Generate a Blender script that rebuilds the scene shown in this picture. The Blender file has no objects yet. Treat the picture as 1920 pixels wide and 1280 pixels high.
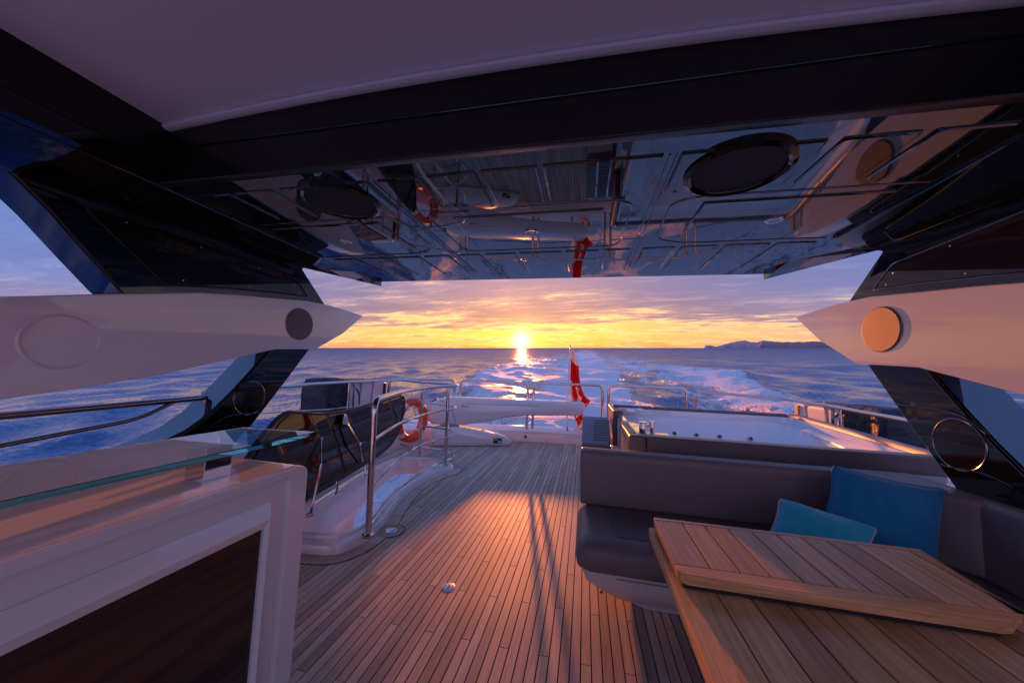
import bpy, bmesh, math, random
import numpy as np
from mathutils import Matrix, Vector
random.seed(7); RNG = np.random.default_rng(7)
sc = bpy.context.scene
COL = sc.collection
R = math.radians

# ------------------------------------------------------------------ camera, sky, sun, exposure
# boat frame: +Y aft, +X to the right when looking aft, Z up, z=0 on the teak deck.
# The yacht planes bow-up and heels a little, so the boat frame is tilted against the sea.
def axes(yaw, pitch, roll):
    cy, sy = math.cos(yaw), math.sin(yaw)
    f = Vector((-sy*math.cos(pitch), cy*math.cos(pitch), math.sin(pitch)))
    r = Vector((cy, sy, 0)); u = r.cross(f)
    return (math.cos(roll)*r + math.sin(roll)*u, -math.sin(roll)*r + math.cos(roll)*u, f)
EYE_DECK, EYE_SEA = 1.4, 6.2
cb = axes(R(12.2), R(4.75), R(2.11))         # camera axes seen from the boat
cw = axes(R(12.2), R(1.07), 0.0)             # camera axes seen from the sea
MB = Matrix([cb[0], cb[1], cb[2]]); MW = Matrix([cw[0], cw[1], cw[2]])
B = Matrix.Translation((0, 0, EYE_SEA)) @ (MW.transposed() @ MB).to_4x4() @ Matrix.Translation((0, 0, -EYE_DECK))

cam = bpy.data.cameras.new('camera'); camo = bpy.data.objects.new('camera', cam); COL.objects.link(camo)
cam.sensor_width = 36; cam.lens = 12; cam.clip_start = 0.02; cam.clip_end = 90000
camo.matrix_world = Matrix.Translation((0, 0, EYE_SEA)) @ Matrix([cw[0], cw[1], -cw[2]]).transposed().to_4x4()
sc.camera = camo

SUN = (cw[0]*(18/640) + cw[1]*(1/640) + cw[2]).normalized()
SUN_EL = math.asin(SUN.z); SUN_AZ = math.atan2(SUN.x, SUN.y)
sl = bpy.data.lights.new('sun', 'SUN'); sl.energy = 2.55; sl.angle = R(0.9); sl.color = (1.0, 0.25, 0.055)
so = bpy.data.objects.new('sun', sl); COL.objects.link(so)
so.rotation_euler = (-SUN).to_track_quat('-Z', 'Y').to_euler()
sc.view_settings.view_transform = 'Standard'; sc.view_settings.look = 'None'
sc.view_settings.exposure = 1.22; sc.view_settings.gamma = 1.0; sc.view_settings.use_curve_mapping = False
sc.cycles.use_denoising = True
sc.cycles.max_bounces = 10; sc.cycles.glossy_bounces = 5; sc.cycles.transmission_bounces = 8; sc.cycles.sample_clamp_indirect = 6

class NT:
    """small helper to write node trees"""
    def __init__(s, nt): s.nt = nt
    def n(s, t, **k):
        x = s.nt.nodes.new(t)
        for a, v in k.items(): setattr(x, a, v)
        return x
    def link(s, a, b): s.nt.links.new(a, b)
    def inp(s, sock, v):
        if isinstance(v, bpy.types.NodeSocket): s.link(v, sock)
        elif v is not None: sock.default_value = v
    def m(s, op, a, b=None, c=None, clamp=False):
        x = s.n('ShaderNodeMath', operation=op, use_clamp=clamp)
        for i, v in enumerate((a, b, c)):
            if v is not None: s.inp(x.inputs[i], v)
        return x.outputs[0]
    def vm(s, op, a, b=None, out=0):
        x = s.n('ShaderNodeVectorMath', operation=op)
        s.inp(x.inputs[0], a)
        if b is not None: s.inp(x.inputs[1], b)
        return x.outputs[out]
    def mix(s, f, a, b, blend='MIX'):
        x = s.n('ShaderNodeMix', data_type='RGBA', blend_type=blend)
        s.inp(x.inputs[0], f); s.inp(x.inputs[6], a if not isinstance(a, tuple) else (*a, 1)[:4]); s.inp(x.inputs[7], b if not isinstance(b, tuple) else (*b, 1)[:4])
        return x.outputs[2]
    def ramp(s, f, stops, interp='LINEAR'):
        x = s.n('ShaderNodeValToRGB'); cr = x.color_ramp; cr.interpolation = interp
        while len(cr.elements) < len(stops): cr.elements.new(0.5)
        for e, (p, c) in zip(cr.elements, stops):
            e.position = p; e.color = (*c, 1) if isinstance(c, tuple) else (c, c, c, 1)
        s.inp(x.inputs[0], f); return x.outputs[0]
    def noise(s, vec, scale, detail=4, rough=.5, dist=0.0, lac=2.0):
        x = s.n('ShaderNodeTexNoise'); s.inp(x.inputs['Vector'], vec)
        x.inputs['Scale'].default_value = scale; x.inputs['Detail'].default_value = detail
        x.inputs['Roughness'].default_value = rough; x.inputs['Distortion'].default_value = dist; x.inputs['Lacunarity'].default_value = lac
        return x.outputs['Fac']
    def smooth(s, v, a, b):
        x = s.n('ShaderNodeMapRange', interpolation_type='SMOOTHSTEP')
        s.inp(x.inputs[0], v); x.inputs[1].default_value = a; x.inputs[2].default_value = b
        return x.outputs[0]
    def mapping(s, vec, scale=(1, 1, 1), rot=(0, 0, 0), loc=(0, 0, 0)):
        x = s.n('ShaderNodeMapping'); s.inp(x.inputs[0], vec)
        x.inputs['Scale'].default_value = scale; x.inputs['Rotation'].default_value = rot; x.inputs['Location'].default_value = loc
        return x.outputs[0]

def build_sky():
    w = bpy.data.worlds.new('World'); sc.world = w; w.use_nodes = True
    nt = w.node_tree; nt.nodes.clear(); N = NT(nt)
    tc = N.n('ShaderNodeTexCoord').outputs['Generated']
    d = N.vm('NORMALIZE', tc)
    sep = N.n('ShaderNodeSeparateXYZ'); N.link(d, sep.inputs[0])
    z = sep.outputs[2]; el = N.m('MAXIMUM', z, 0.0)
    dot = N.m('MAXIMUM', N.vm('DOT_PRODUCT', d, tuple(SUN), out=1), 0.0)
    # azimuth closeness to the sun (0..1)
    flat = N.vm('NORMALIZE', N.vm('MULTIPLY', d, (1, 1, 0)))
    azc = N.vm('DOT_PRODUCT', flat, tuple(Vector((SUN.x, SUN.y, 0)).normalized()), out=1)
    near = N.m('POWER', N.m('MULTIPLY_ADD', azc, 0.5, 0.5, clamp=True), 10.0)
    near_low = N.m('POWER', N.m('MULTIPLY_ADD', azc, 0.5, 0.5, clamp=True), 3.5)
    lowf = N.ramp(el, [(0.0, 1.0), (0.06, .85), (0.13, 0.0)])
    near = N.m('ADD', N.m('MULTIPLY', near, N.m('SUBTRACT', 1.0, lowf)), N.m('MULTIPLY', near_low, lowf))
    # physical dusk sky as the base
    sky = N.n('ShaderNodeTexSky', sky_type='NISHITA'); sky.sun_disc = False
    sky.sun_elevation = SUN_EL; sky.sun_rotation = SUN_AZ; sky.altitude = 5; sky.air_density = 1.2; sky.dust_density = 2.0; sky.ozone_density = 2.0
    base = N.vm('MULTIPLY', sky.outputs[0], (0.025, 0.025, 0.025))
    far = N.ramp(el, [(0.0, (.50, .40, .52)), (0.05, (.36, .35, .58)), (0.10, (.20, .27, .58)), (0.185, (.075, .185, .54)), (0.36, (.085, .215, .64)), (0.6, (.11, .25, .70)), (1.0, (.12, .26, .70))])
    warm = N.ramp(el, [(0.0, (1.0, .34, .07)), (0.03, (1.15, .60, .10)), (0.075, (1.15, .60, .17)), (0.15, (.76, .42, .32)), (0.30, (.30, .31, .58)), (0.6, (.12, .25, .70)), (1.0, (.12, .26, .70))])
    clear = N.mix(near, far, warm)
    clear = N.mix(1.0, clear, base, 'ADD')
    # the pink arch that faces a setting sun
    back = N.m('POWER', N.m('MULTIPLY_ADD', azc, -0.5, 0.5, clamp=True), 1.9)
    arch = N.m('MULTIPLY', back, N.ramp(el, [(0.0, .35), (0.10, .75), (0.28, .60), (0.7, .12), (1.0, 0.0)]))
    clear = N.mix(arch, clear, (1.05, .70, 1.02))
    # clouds on a flat layer, seen in perspective
    inv = N.m('DIVIDE', 1.0, N.m('ADD', el, 0.055))
    p = N.vm('MULTIPLY', d, (1, 1, 0))
    sc_ = N.n('ShaderNodeVectorMath', operation='SCALE'); N.link(p, sc_.inputs[0]); N.link(inv, sc_.inputs[3])
    cp = N.mapping(sc_.outputs[0], rot=(0, 0, R(12)), scale=(.62, 1.0, 1), loc=(3.1, 1.7, 0))
    n1 = N.noise(cp, 0.75, 8, .58, .35)
    n2 = N.noise(N.mapping(cp, scale=(.7, 1.25, 1)), 4.2, 8, .68, .5)
    cov = N.m('MULTIPLY_ADD', n2, 0.54, N.m('MULTIPLY_ADD', n1, 0.86, -.135))
    # more cover above ~4 degrees, only thin bars near the horizon
    bias = N.ramp(el, [(0.0, 0.10), (0.05, 0.13), (0.085, 0.30), (0.18, 0.34), (0.4, 0.24), (1.0, 0.22)])
    dens = N.m('ADD', cov, N.m('MULTIPLY_ADD', bias, 1.0, -0.22))
    mask = N.smooth(dens, 0.51, 0.60)
    thick = N.smooth(dens, 0.53, 0.72)
    shade_far = N.mix(thick, (.17, .26, .57), (.11, .175, .45))
    shade_near = N.mix(thick, (.80, .38, .22), (.28, .145, .20))
    lowwarm = N.m('MULTIPLY', near, N.ramp(el, [(0.0, 1.0), (0.12, .75), (0.3, .15), (1.0, 0.0)]))
    cloud = N.mix(lowwarm, shade_far, shade_near)
    # overhead the cloud turns the blue-violet of dusk
    cloud = N.mix(N.ramp(el, [(0.1, 0.0), (0.5, .75), (1.0, .8)]), cloud, (.13, .25, .65))
    cloud = N.mix(N.m('MULTIPLY', arch, .8), cloud, (.84, .57, .84))
    col = N.mix(N.m('MULTIPLY', mask, N.m('MULTIPLY_ADD', near, .42, .52)), clear, cloud)
    # gilded fringes where thin cloud stands before the sun side
    fr = N.m('MULTIPLY', N.m('MULTIPLY', N.smooth(dens, .44, .51), N.m('SUBTRACT', 1.0, N.smooth(dens, .51, .57))), lowwarm)
    col = N.mix(N.m('MULTIPLY', fr, .85), col, (1.35, .86, .36))
    # aureole and the sun itself behind thin cloud
    def glow(c, e, k):
        x = N.n('ShaderNodeVectorMath', operation='SCALE'); x.inputs[0].default_value = c
        N.link(N.m('MULTIPLY', N.m('POWER', dot, e), k), x.inputs[3]); return x.outputs[0]
    col = N.mix(1.0, col, glow((1.0, .40, .03), 22, .50), 'ADD')
    col = N.mix(1.0, col, glow((1.0, .55, .05), 420, .60), 'ADD')
    col = N.mix(1.0, col, glow((1.0, .74, .36), 3000, 2.6), 'ADD')
    # below the horizon: sea haze colour, continuous with the sky above it
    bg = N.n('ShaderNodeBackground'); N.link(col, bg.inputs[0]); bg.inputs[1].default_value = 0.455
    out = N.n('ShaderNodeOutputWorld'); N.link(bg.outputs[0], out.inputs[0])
build_sky()

# ------------------------------------------------------------------ materials
MATS = {}
def mat(name, color=(.5, .5, .5), rough=.5, metal=0, ior=1.5, coat=0, coat_rough=.05, bump=None, var=None, trans=0, spec=None, sheen=0):
    m = bpy.data.materials.new(name); m.use_nodes = True; nt = m.node_tree
    b = nt.nodes['Principled BSDF']; N = NT(nt)
    b.inputs['Base Color'].default_value = (*color, 1); b.inputs['Roughness'].default_value = rough
    b.inputs['Metallic'].default_value = metal; b.inputs['IOR'].default_value = ior
    b.inputs['Coat Weight'].default_value = coat; b.inputs['Coat Roughness'].default_value = coat_rough
    b.inputs['Transmission Weight'].default_value = trans
    if sheen: b.inputs['Sheen Weight'].default_value = sheen
    tc = N.n('ShaderNodeTexCoord')
    if var:                                   # (scale, amount): gentle mottling of colour and gloss
        f = N.noise(tc.outputs['Object'], var[0], 5, .6)
        c = N.mix(f, tuple(x*(1-var[1]) for x in color), tuple(min(1, x*(1+var[1])) for x in color))
        N.link(c, b.inputs['Base Color'])
        N.link(N.m('MULTIPLY_ADD', f, .16, rough-.08, clamp=True), b.inputs['Roughness'])
    if bump:                                  # (scale, strength, distance)
        f = N.noise(tc.outputs['Object'], bump[0], 3, .5)
        bn = N.n('ShaderNodeBump'); bn.inputs['Strength'].default_value = bump[1]; bn.inputs['Distance'].default_value = bump[2]
        N.link(f, bn.inputs['Height']); N.link(bn.outputs[0], b.inputs['Normal'])
        if coat: N.link(bn.outputs[0], b.inputs['Coat Normal'])
    MATS[name] = m; return m

def wood(name, dark, light, rough, grain=(34, 2.2, 34), axis='Y', weather=0.0):
    m = bpy.data.materials.new(name); m.use_nodes = True; nt = m.node_tree; N = NT(nt)
    b = nt.nodes['Principled BSDF']
    tc = N.n('ShaderNodeTexCoord'); oi = N.n('ShaderNodeObjectInfo')
    off = N.m('MULTIPLY', oi.outputs['Random'], 37.0)
    v = N.n('ShaderNodeVectorMath', operation='ADD'); N.link(tc.outputs['Object'], v.inputs[0])
    cx = N.n('ShaderNodeCombineXYZ'); N.link(off, cx.inputs[0]); N.link(off, cx.inputs[1]); N.link(off, cx.inputs[2]); N.link(cx.outputs[0], v.inputs[1])
    gv = N.mapping(v.outputs[0], scale=grain)
    g = N.noise(gv, 1.0, 6, .62, 1.2)
    big = N.noise(N.mapping(v.outputs[0], scale=tuple(x*.16 for x in grain)), 1.0, 3, .5, 1.6)
    rings = N.m('MULTIPLY_ADD', N.m('SINE', N.m('MULTIPLY', big, 46.0)), .5, .5)
    f = N.m('ADD', N.m('MULTIPLY', g, .82), N.m('MULTIPLY', rings, .13))
    c = N.mix(N.smooth(f, .22, .82), dark, light)
    # each plank its own tone
    hsv = N.n('ShaderNodeHueSaturation'); N.link(c, hsv.inputs['Color'])
    N.link(N.m('MULTIPLY_ADD', oi.outputs['Random'], .56, .72), hsv.inputs['Value'])
    r2 = N.m('FRACT', N.m('MULTIPLY', oi.outputs['Random'], 71.3))
    N.link(N.m('MULTIPLY_ADD', r2, .3, .82), hsv.inputs['Saturation'])
    c = hsv.outputs[0]
    if weather:
        blot = N.noise(tc.outputs['Object'], 1.3, 5, .65)
        c = N.mix(N.m('MULTIPLY', N.smooth(blot, .42, .75), weather), c, (.50, .485, .47))
    N.link(c, b.inputs['Base Color'])
    N.link(N.m('MULTIPLY_ADD', g, .22, rough-.11), b.inputs['Roughness'])
    bn = N.n('ShaderNodeBump'); bn.inputs['Strength'].default_value = .25; bn.inputs['Distance'].default_value = .002
    N.link(g, bn.inputs['Height']); N.link(bn.outputs[0], b.inputs['Normal'])
    MATS[name] = m; return m

mat('gelcoat', (.76, .75, .75), .16, coat=1.0, coat_rough=.02, var=(1.4, .03), bump=(1.1, .05, .02))
mat('black_gloss', (.0035, .0032, .0035), .03, ior=1.6, bump=(1.3, .05, .02))
mat('black_ceiling', (.0035, .0032, .0035), .02, ior=2.35, bump=(1.15, .04, .03))
mat('sky_sheen_gloss', (.006, .022, .055), .05, ior=2.2, bump=(1.3, .04, .02))  # navy base stands in for sky mirrored in the black pillar fronts
mat('black_satin', (.006, .005, .005), .32)
mat('smoked', (.012, .008, .007), .03, ior=1.46, bump=(1.2, .05, .02))
mat('door_dark', (.018, .010, .009), .06, ior=1.6)
mat('chrome', (.60, .585, .58), .06, metal=1.0, var=(9, .05))
mat('dark_steel', (.30, .26, .26), .12, metal=1.0)
mat('leather', (.195, .16, .16), .45, bump=(7, .16, .02), var=(6, .08))
mat('leather_dark', (.13, .11, .115), .42, bump=(7, .16, .02), var=(6, .08))
mat('leather_pale', (.22, .235, .25), .42, bump=(380, .1, .001), var=(6, .06))
mat('headliner', (.82, .76, .82), .85, bump=(260, .25, .002))
mat('caulk', (.008, .008, .009), .6)
mat('teal_deep', (.0, .20, .40), .8, bump=(7, .55, .03), sheen=.25, var=(8, .12))
mat('teal_light', (.0, .46, .62), .8, bump=(8, .55, .03), sheen=.25, var=(8, .12))
mat('piping', (.5, .55, .58), .7)
mat('grille', (.17, .145, .135), .5, metal=.25, bump=(900, .8, .003))
mat('speaker_dark', (.02, .019, .028), .7, bump=(900, .6, .002))
mat('navy_cover', (.010, .020, .036), .55, bump=(7, .9, .05), var=(5, .2))
mat('raft_white', (.62, .62, .62), .4, var=(4, .06))
mat('strap', (.30, .30, .34), .7)
mat('orange', (.80, .085, .02), .5, var=(7, .1))
mat('tape', (.70, .70, .68), .5)
mat('rope', (.55, .42, .38), .8)
mat('letter', (.03, .02, .02), .6)
mat('lamp_white', (.8, .8, .82), .25)
mat('plastic_grey', (.30, .31, .34), .4)
mat('panel_blue', (.45, .60, .66), .15)
mat('rubber', (.02, .02, .022), .6)
mat('sticker_gold', (.45, .30, .10), .4)
mat('red_plastic', (.6, .04, .02), .4)
mat('rock', (.27, .20, .215), .95, var=(.0006, .35))
mat('rock_hazed', (.44, .33, .36), .95, var=(.0006, .25))  # paler than the near rock: distance haze put into the colour
wood('teak_deck', (.45, .315, .215), (.71, .545, .41), .54, (60, 3.0, 60), weather=.35)
wood('teak_table', (.42, .225, .095), (.74, .475, .235), .42, (46, 2.6, 46))
wood('teak_table_cross', (.42, .225, .095), (.74, .475, .235), .42, (2.6, 46, 46))

def cloth(name, col):
    m = bpy.data.materials.new(name); m.use_nodes = True; nt = m.node_tree; N = NT(nt); b = nt.nodes['Principled BSDF']
    b.inputs['Base Color'].default_value = (*col, 1); b.inputs['Roughness'].default_value = .8
    tr = N.n('ShaderNodeBsdfTranslucent'); tr.inputs[0].default_value = (*col, 1)
    mx = N.n('ShaderNodeMixShader'); mx.inputs[0].default_value = .5
    N.link(b.outputs[0], mx.inputs[1]); N.link(tr.outputs[0], mx.inputs[2]); N.link(mx.outputs[0], nt.nodes['Material Output'].inputs[0]); MATS[name] = m
cloth('red_flag', (.60, .010, .012)); cloth('white_flag', (.76, .74, .76))
def make_glass():
    m = bpy.data.materials.new('bar_glass'); m.use_nodes = True; nt = m.node_tree
    b = nt.nodes['Principled BSDF']; N = NT(nt)
    b.inputs['Base Color'].default_value = (1, 1, 1, 1); b.inputs['Roughness'].default_value = 0.0
    b.inputs['Transmission Weight'].default_value = 1; b.inputs['IOR'].default_value = 1.52
    va = N.n('ShaderNodeVolumeAbsorption'); va.inputs['Color'].default_value = (.18, .82, .80, 1); va.inputs['Density'].default_value = 4.5
    N.link(va.outputs[0], nt.nodes['Material Output'].inputs['Volume'])
    MATS['bar_glass'] = m
make_glass()

# ------------------------------------------------------------------ object helpers
TOPS = []            # (object, base, in_boat)
BASE = {}
def _mesh(name, verts, faces, base=(0, 0, 0), smooth=35, bevel=0, seg=3, tri=False):
    bx, by, bz = base
    me = bpy.data.meshes.new(name)
    me.from_pydata([(v[0]-bx, v[1]-by, v[2]-bz) for v in verts], [], faces)
    if bevel or True:
        bm = bmesh.new(); bm.from_mesh(me)
        bmesh.ops.recalc_face_normals(bm, faces=bm.faces)
        if bevel:
            es = [e for e in bm.edges if len(e.link_faces) == 2 and e.calc_face_angle(0) > R(25)]
            bmesh.ops.bevel(bm, geom=es, offset=bevel, segments=seg, profile=.5, affect='EDGES', clamp_overlap=True)
        bm.to_mesh(me); bm.free()
    if smooth:
        me.shade_smooth(); me.set_sharp_from_angle(angle=R(smooth))
    return me
def thing(name, label, cat, base=(0, 0, 0), group=None, boat=True):
    o = bpy.data.objects.new(name, None); o.empty_display_size = .1; COL.objects.link(o)
    o['label'] = label; o['category'] = cat
    if group: o['group'] = group
    BASE[o.name] = base; TOPS.append((o, base, boat)); return o
def part(name, geo, m, parent, wn=False, **k):
    base = BASE[parent.name]
    me = _mesh(name, geo[0], geo[1], base, **k); me.materials.append(MATS[m])
    o = bpy.data.objects.new(name, me); COL.objects.link(o); o.parent = parent
    if k.get('bevel') or wn:
        w = o.modifiers.new('weighted', 'WEIGHTED_NORMAL'); w.mode = 'FACE_AREA'; w.weight = 100; w.keep_sharp = True
    BASE[o.name] = base
    return o
def solo(name, geo, m, label=None, cat=None, base=(0, 0, 0), group=None, kind=None, boat=True, **k):
    me = _mesh(name, geo[0], geo[1], base, **k); me.materials.append(MATS[m])
    o = bpy.data.objects.new(name, me); COL.objects.link(o)
    if label: o['label'] = label
    if cat: o['category'] = cat
    if group: o['group'] = group
    if kind: o['kind'] = kind
    BASE[o.name] = base; TOPS.append((o, base, boat)); return o

def join(*gs):
    V, F = [], []
    for v, f in gs:
        n = len(V); V += list(v); F += [tuple(i+n for i in q) for q in f]
    return V, F
def box(x0, x1, y0, y1, z0, z1):
    v = [(x, y, z) for x in (x0, x1) for y in (y0, y1) for z in (z0, z1)]
    return v, [(0, 1, 3, 2), (4, 6, 7, 5), (0, 4, 5, 1), (2, 3, 7, 6), (0, 2, 6, 4), (1, 5, 7, 3)]
def prism(poly, lo, hi):
    """poly: list of 3D points; lo / hi: offset vectors"""
    n = len(poly); lo = Vector(lo); hi = Vector(hi)
    v = [tuple(Vector(p)+lo) for p in poly] + [tuple(Vector(p)+hi) for p in poly]
    f = [tuple(range(n))[::-1], tuple(range(n, 2*n))] + [(i, (i+1) % n, n+(i+1) % n, n+i) for i in range(n)]
    return v, f
def pxy(poly, z0, z1): return prism([(x, y, 0) for x, y in poly], (0, 0, z0), (0, 0, z1))
def pyz(poly, x0, x1): return prism([(0, y, z) for y, z in poly], (x0, 0, 0), (x1, 0, 0))
def pxz(poly, y0, y1): return prism([(x, 0, z) for x, z in poly], (0, y0, 0), (0, y1, 0))
def fillet(pts, r, n=6, closed=False):
    pts = [Vector(p) for p in pts]; out = []; N = len(pts)
    for i, p in enumerate(pts):
        if not closed and i in (0, N-1): out.append(p); continue
        a, b = pts[i-1], pts[(i+1) % N]; da, db = (a-p), (b-p)
        rr = min(r, da.length*.48, db.length*.48)
        p0, p1 = p+da.normalized()*rr, p+db.normalized()*rr
        for k in range(n+1):
            t = k/n; out.append(p0*(1-t)**2 + p*2*t*(1-t) + p1*t*t)
    return out
def smoothpath(pts, n=8, closed=False):
    """Catmull-Rom through the points"""
    P = [Vector(p) for p in pts]; N = len(P); out = []
    for i in range(N if closed else N-1):
        if closed: a, b, c, d = P[i-1], P[i], P[(i+1) % N], P[(i+2) % N]
        else: a, b, c, d = P[max(i-1, 0)], P[i], P[i+1], P[min(i+2, N-1)]
        for k in range(n):
            t = k/n
            out.append(.5*((2*b)+(c-a)*t+(2*a-5*b+4*c-d)*t*t+(3*b-a-3*c+d)*t**3))
    if not closed: out.append(P[-1])
    return out
def tube(pts, r, seg=10, closed=False, flat=1.0):
    P = [Vector(p) for p in pts]; n = len(P); V = []; F = []
    up = Vector((0, 0, 1)); prev = None
    for i, p in enumerate(P):
        t = ((P[(i+1) % n]-P[i-1]) if closed else (P[min(i+1, n-1)]-P[max(i-1, 0)])).normalized()
        if prev is None:
            u = t.cross(up if abs(t.z) < .9 else Vector((1, 0, 0))).normalized()
        else:
            u = (prev - t*prev.dot(t)).normalized()
        prev = u; w = t.cross(u); rr = r[i] if isinstance(r, (list, tuple)) else r
        for k in range(seg):
            a = 2*math.pi*k/seg; V.append(tuple(p+u*math.cos(a)*rr+w*math.sin(a)*rr*flat))
    m = n if closed else n-1
    for i in range(m):
        for k in range(seg):
            j = (i+1) % n
            F.append((i*seg+k, i*seg+(k+1) % seg, j*seg+(k+1) % seg, j*seg+k))
    if not closed: F += [tuple(range(seg))[::-1], tuple((n-1)*seg+k for k in range(seg))]
    return V, F
def lathe(c, ax, prof, seg=32, e1=None, ratio=1.0):
    """prof: (radius, along) pairs around axis ax at c"""
    c = Vector(c); ax = Vector(ax).normalized()
    u = Vector(e1).normalized() if e1 else ax.orthogonal().normalized()
    w = ax.cross(u); V = []; F = []
    for r, h in prof:
        for k in range(seg):
            a = 2*math.pi*k/seg; V.append(tuple(c+ax*h+u*math.cos(a)*r+w*math.sin(a)*r*ratio))
    for i in range(len(prof)-1):
        for k in range(seg): F.append((i*seg+k, i*seg+(k+1) % seg, (i+1)*seg+(k+1) % seg, (i+1)*seg+k))
    F += [tuple(range(seg))[::-1], tuple((len(prof)-1)*seg+k for k in range(seg))]
    return V, F
def torus(c, ax, R1, r2, seg=48, s2=12, e1=None, ratio=1.0):
    c = Vector(c); ax = Vector(ax).normalized(); u = Vector(e1).normalized() if e1 else ax.orthogonal().normalized(); w = ax.cross(u)
    pts = [c+u*math.cos(2*math.pi*k/seg)*R1+w*math.sin(2*math.pi*k/seg)*R1*ratio for k in range(seg)]
    return tube(pts, r2, s2, closed=True)
def loft(rings, cap=True, closed=True):
    n = len(rings[0]); V = [tuple(p) for r in rings for p in r]; F = []
    for i in range(len(rings)-1):
        for k in range(n if closed else n-1):
            F.append((i*n+k, i*n+(k+1) % n, (i+1)*n+(k+1) % n, (i+1)*n+k))
    if cap: F += [tuple(range(n))[::-1], tuple((len(rings)-1)*n+k for k in range(n))]
    return V, F
def frame_poly(outer, inner, lo, hi):
    """picture-frame solid between two rings of equal length (3D points), extruded lo..hi"""
    n = len(outer); lo = Vector(lo); hi = Vector(hi)
    V = [tuple(Vector(p)+lo) for p in outer]+[tuple(Vector(p)+hi) for p in outer]+[tuple(Vector(p)+lo) for p in inner]+[tuple(Vector(p)+hi) for p in inner]
    F = []
    for i in range(n):
        j = (i+1) % n
        F += [(i, j, n+j, n+i), (2*n+j, 2*n+i, 3*n+i, 3*n+j), (n+i, n+j, 3*n+j, 3*n+i), (j, i, 2*n+i, 2*n+j)]
    return V, F
#%%STRUCT
# ------------------------------------------------------------------ sea
def vnoise(x, y, seed=0):
    xi = np.floor(x).astype(np.int64); yi = np.floor(y).astype(np.int64); fx = x-xi; fy = y-yi
    fx = fx*fx*(3-2*fx); fy = fy*fy*(3-2*fy)
    def h(a, b):
        n = (a*374761393 + b*668265263 + seed*1442695041) & 0xffffffff
        n = ((n ^ (n >> 13))*1274126177) & 0xffffffff
        return ((n ^ (n >> 16)) & 0xffff)/65535.0
    return (h(xi, yi)*(1-fx)+h(xi+1, yi)*fx)*(1-fy)+(h(xi, yi+1)*(1-fx)+h(xi+1, yi+1)*fx)*fy
def fbm(x, y, o=4, seed=0):
    s = np.zeros_like(x); a = .5; t = 0
    for k in range(o): s += a*vnoise(x, y, seed+k); t += a; a *= .5; x = x*2.03+11.3; y = y*2.03+7.7
    return s/t

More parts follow.
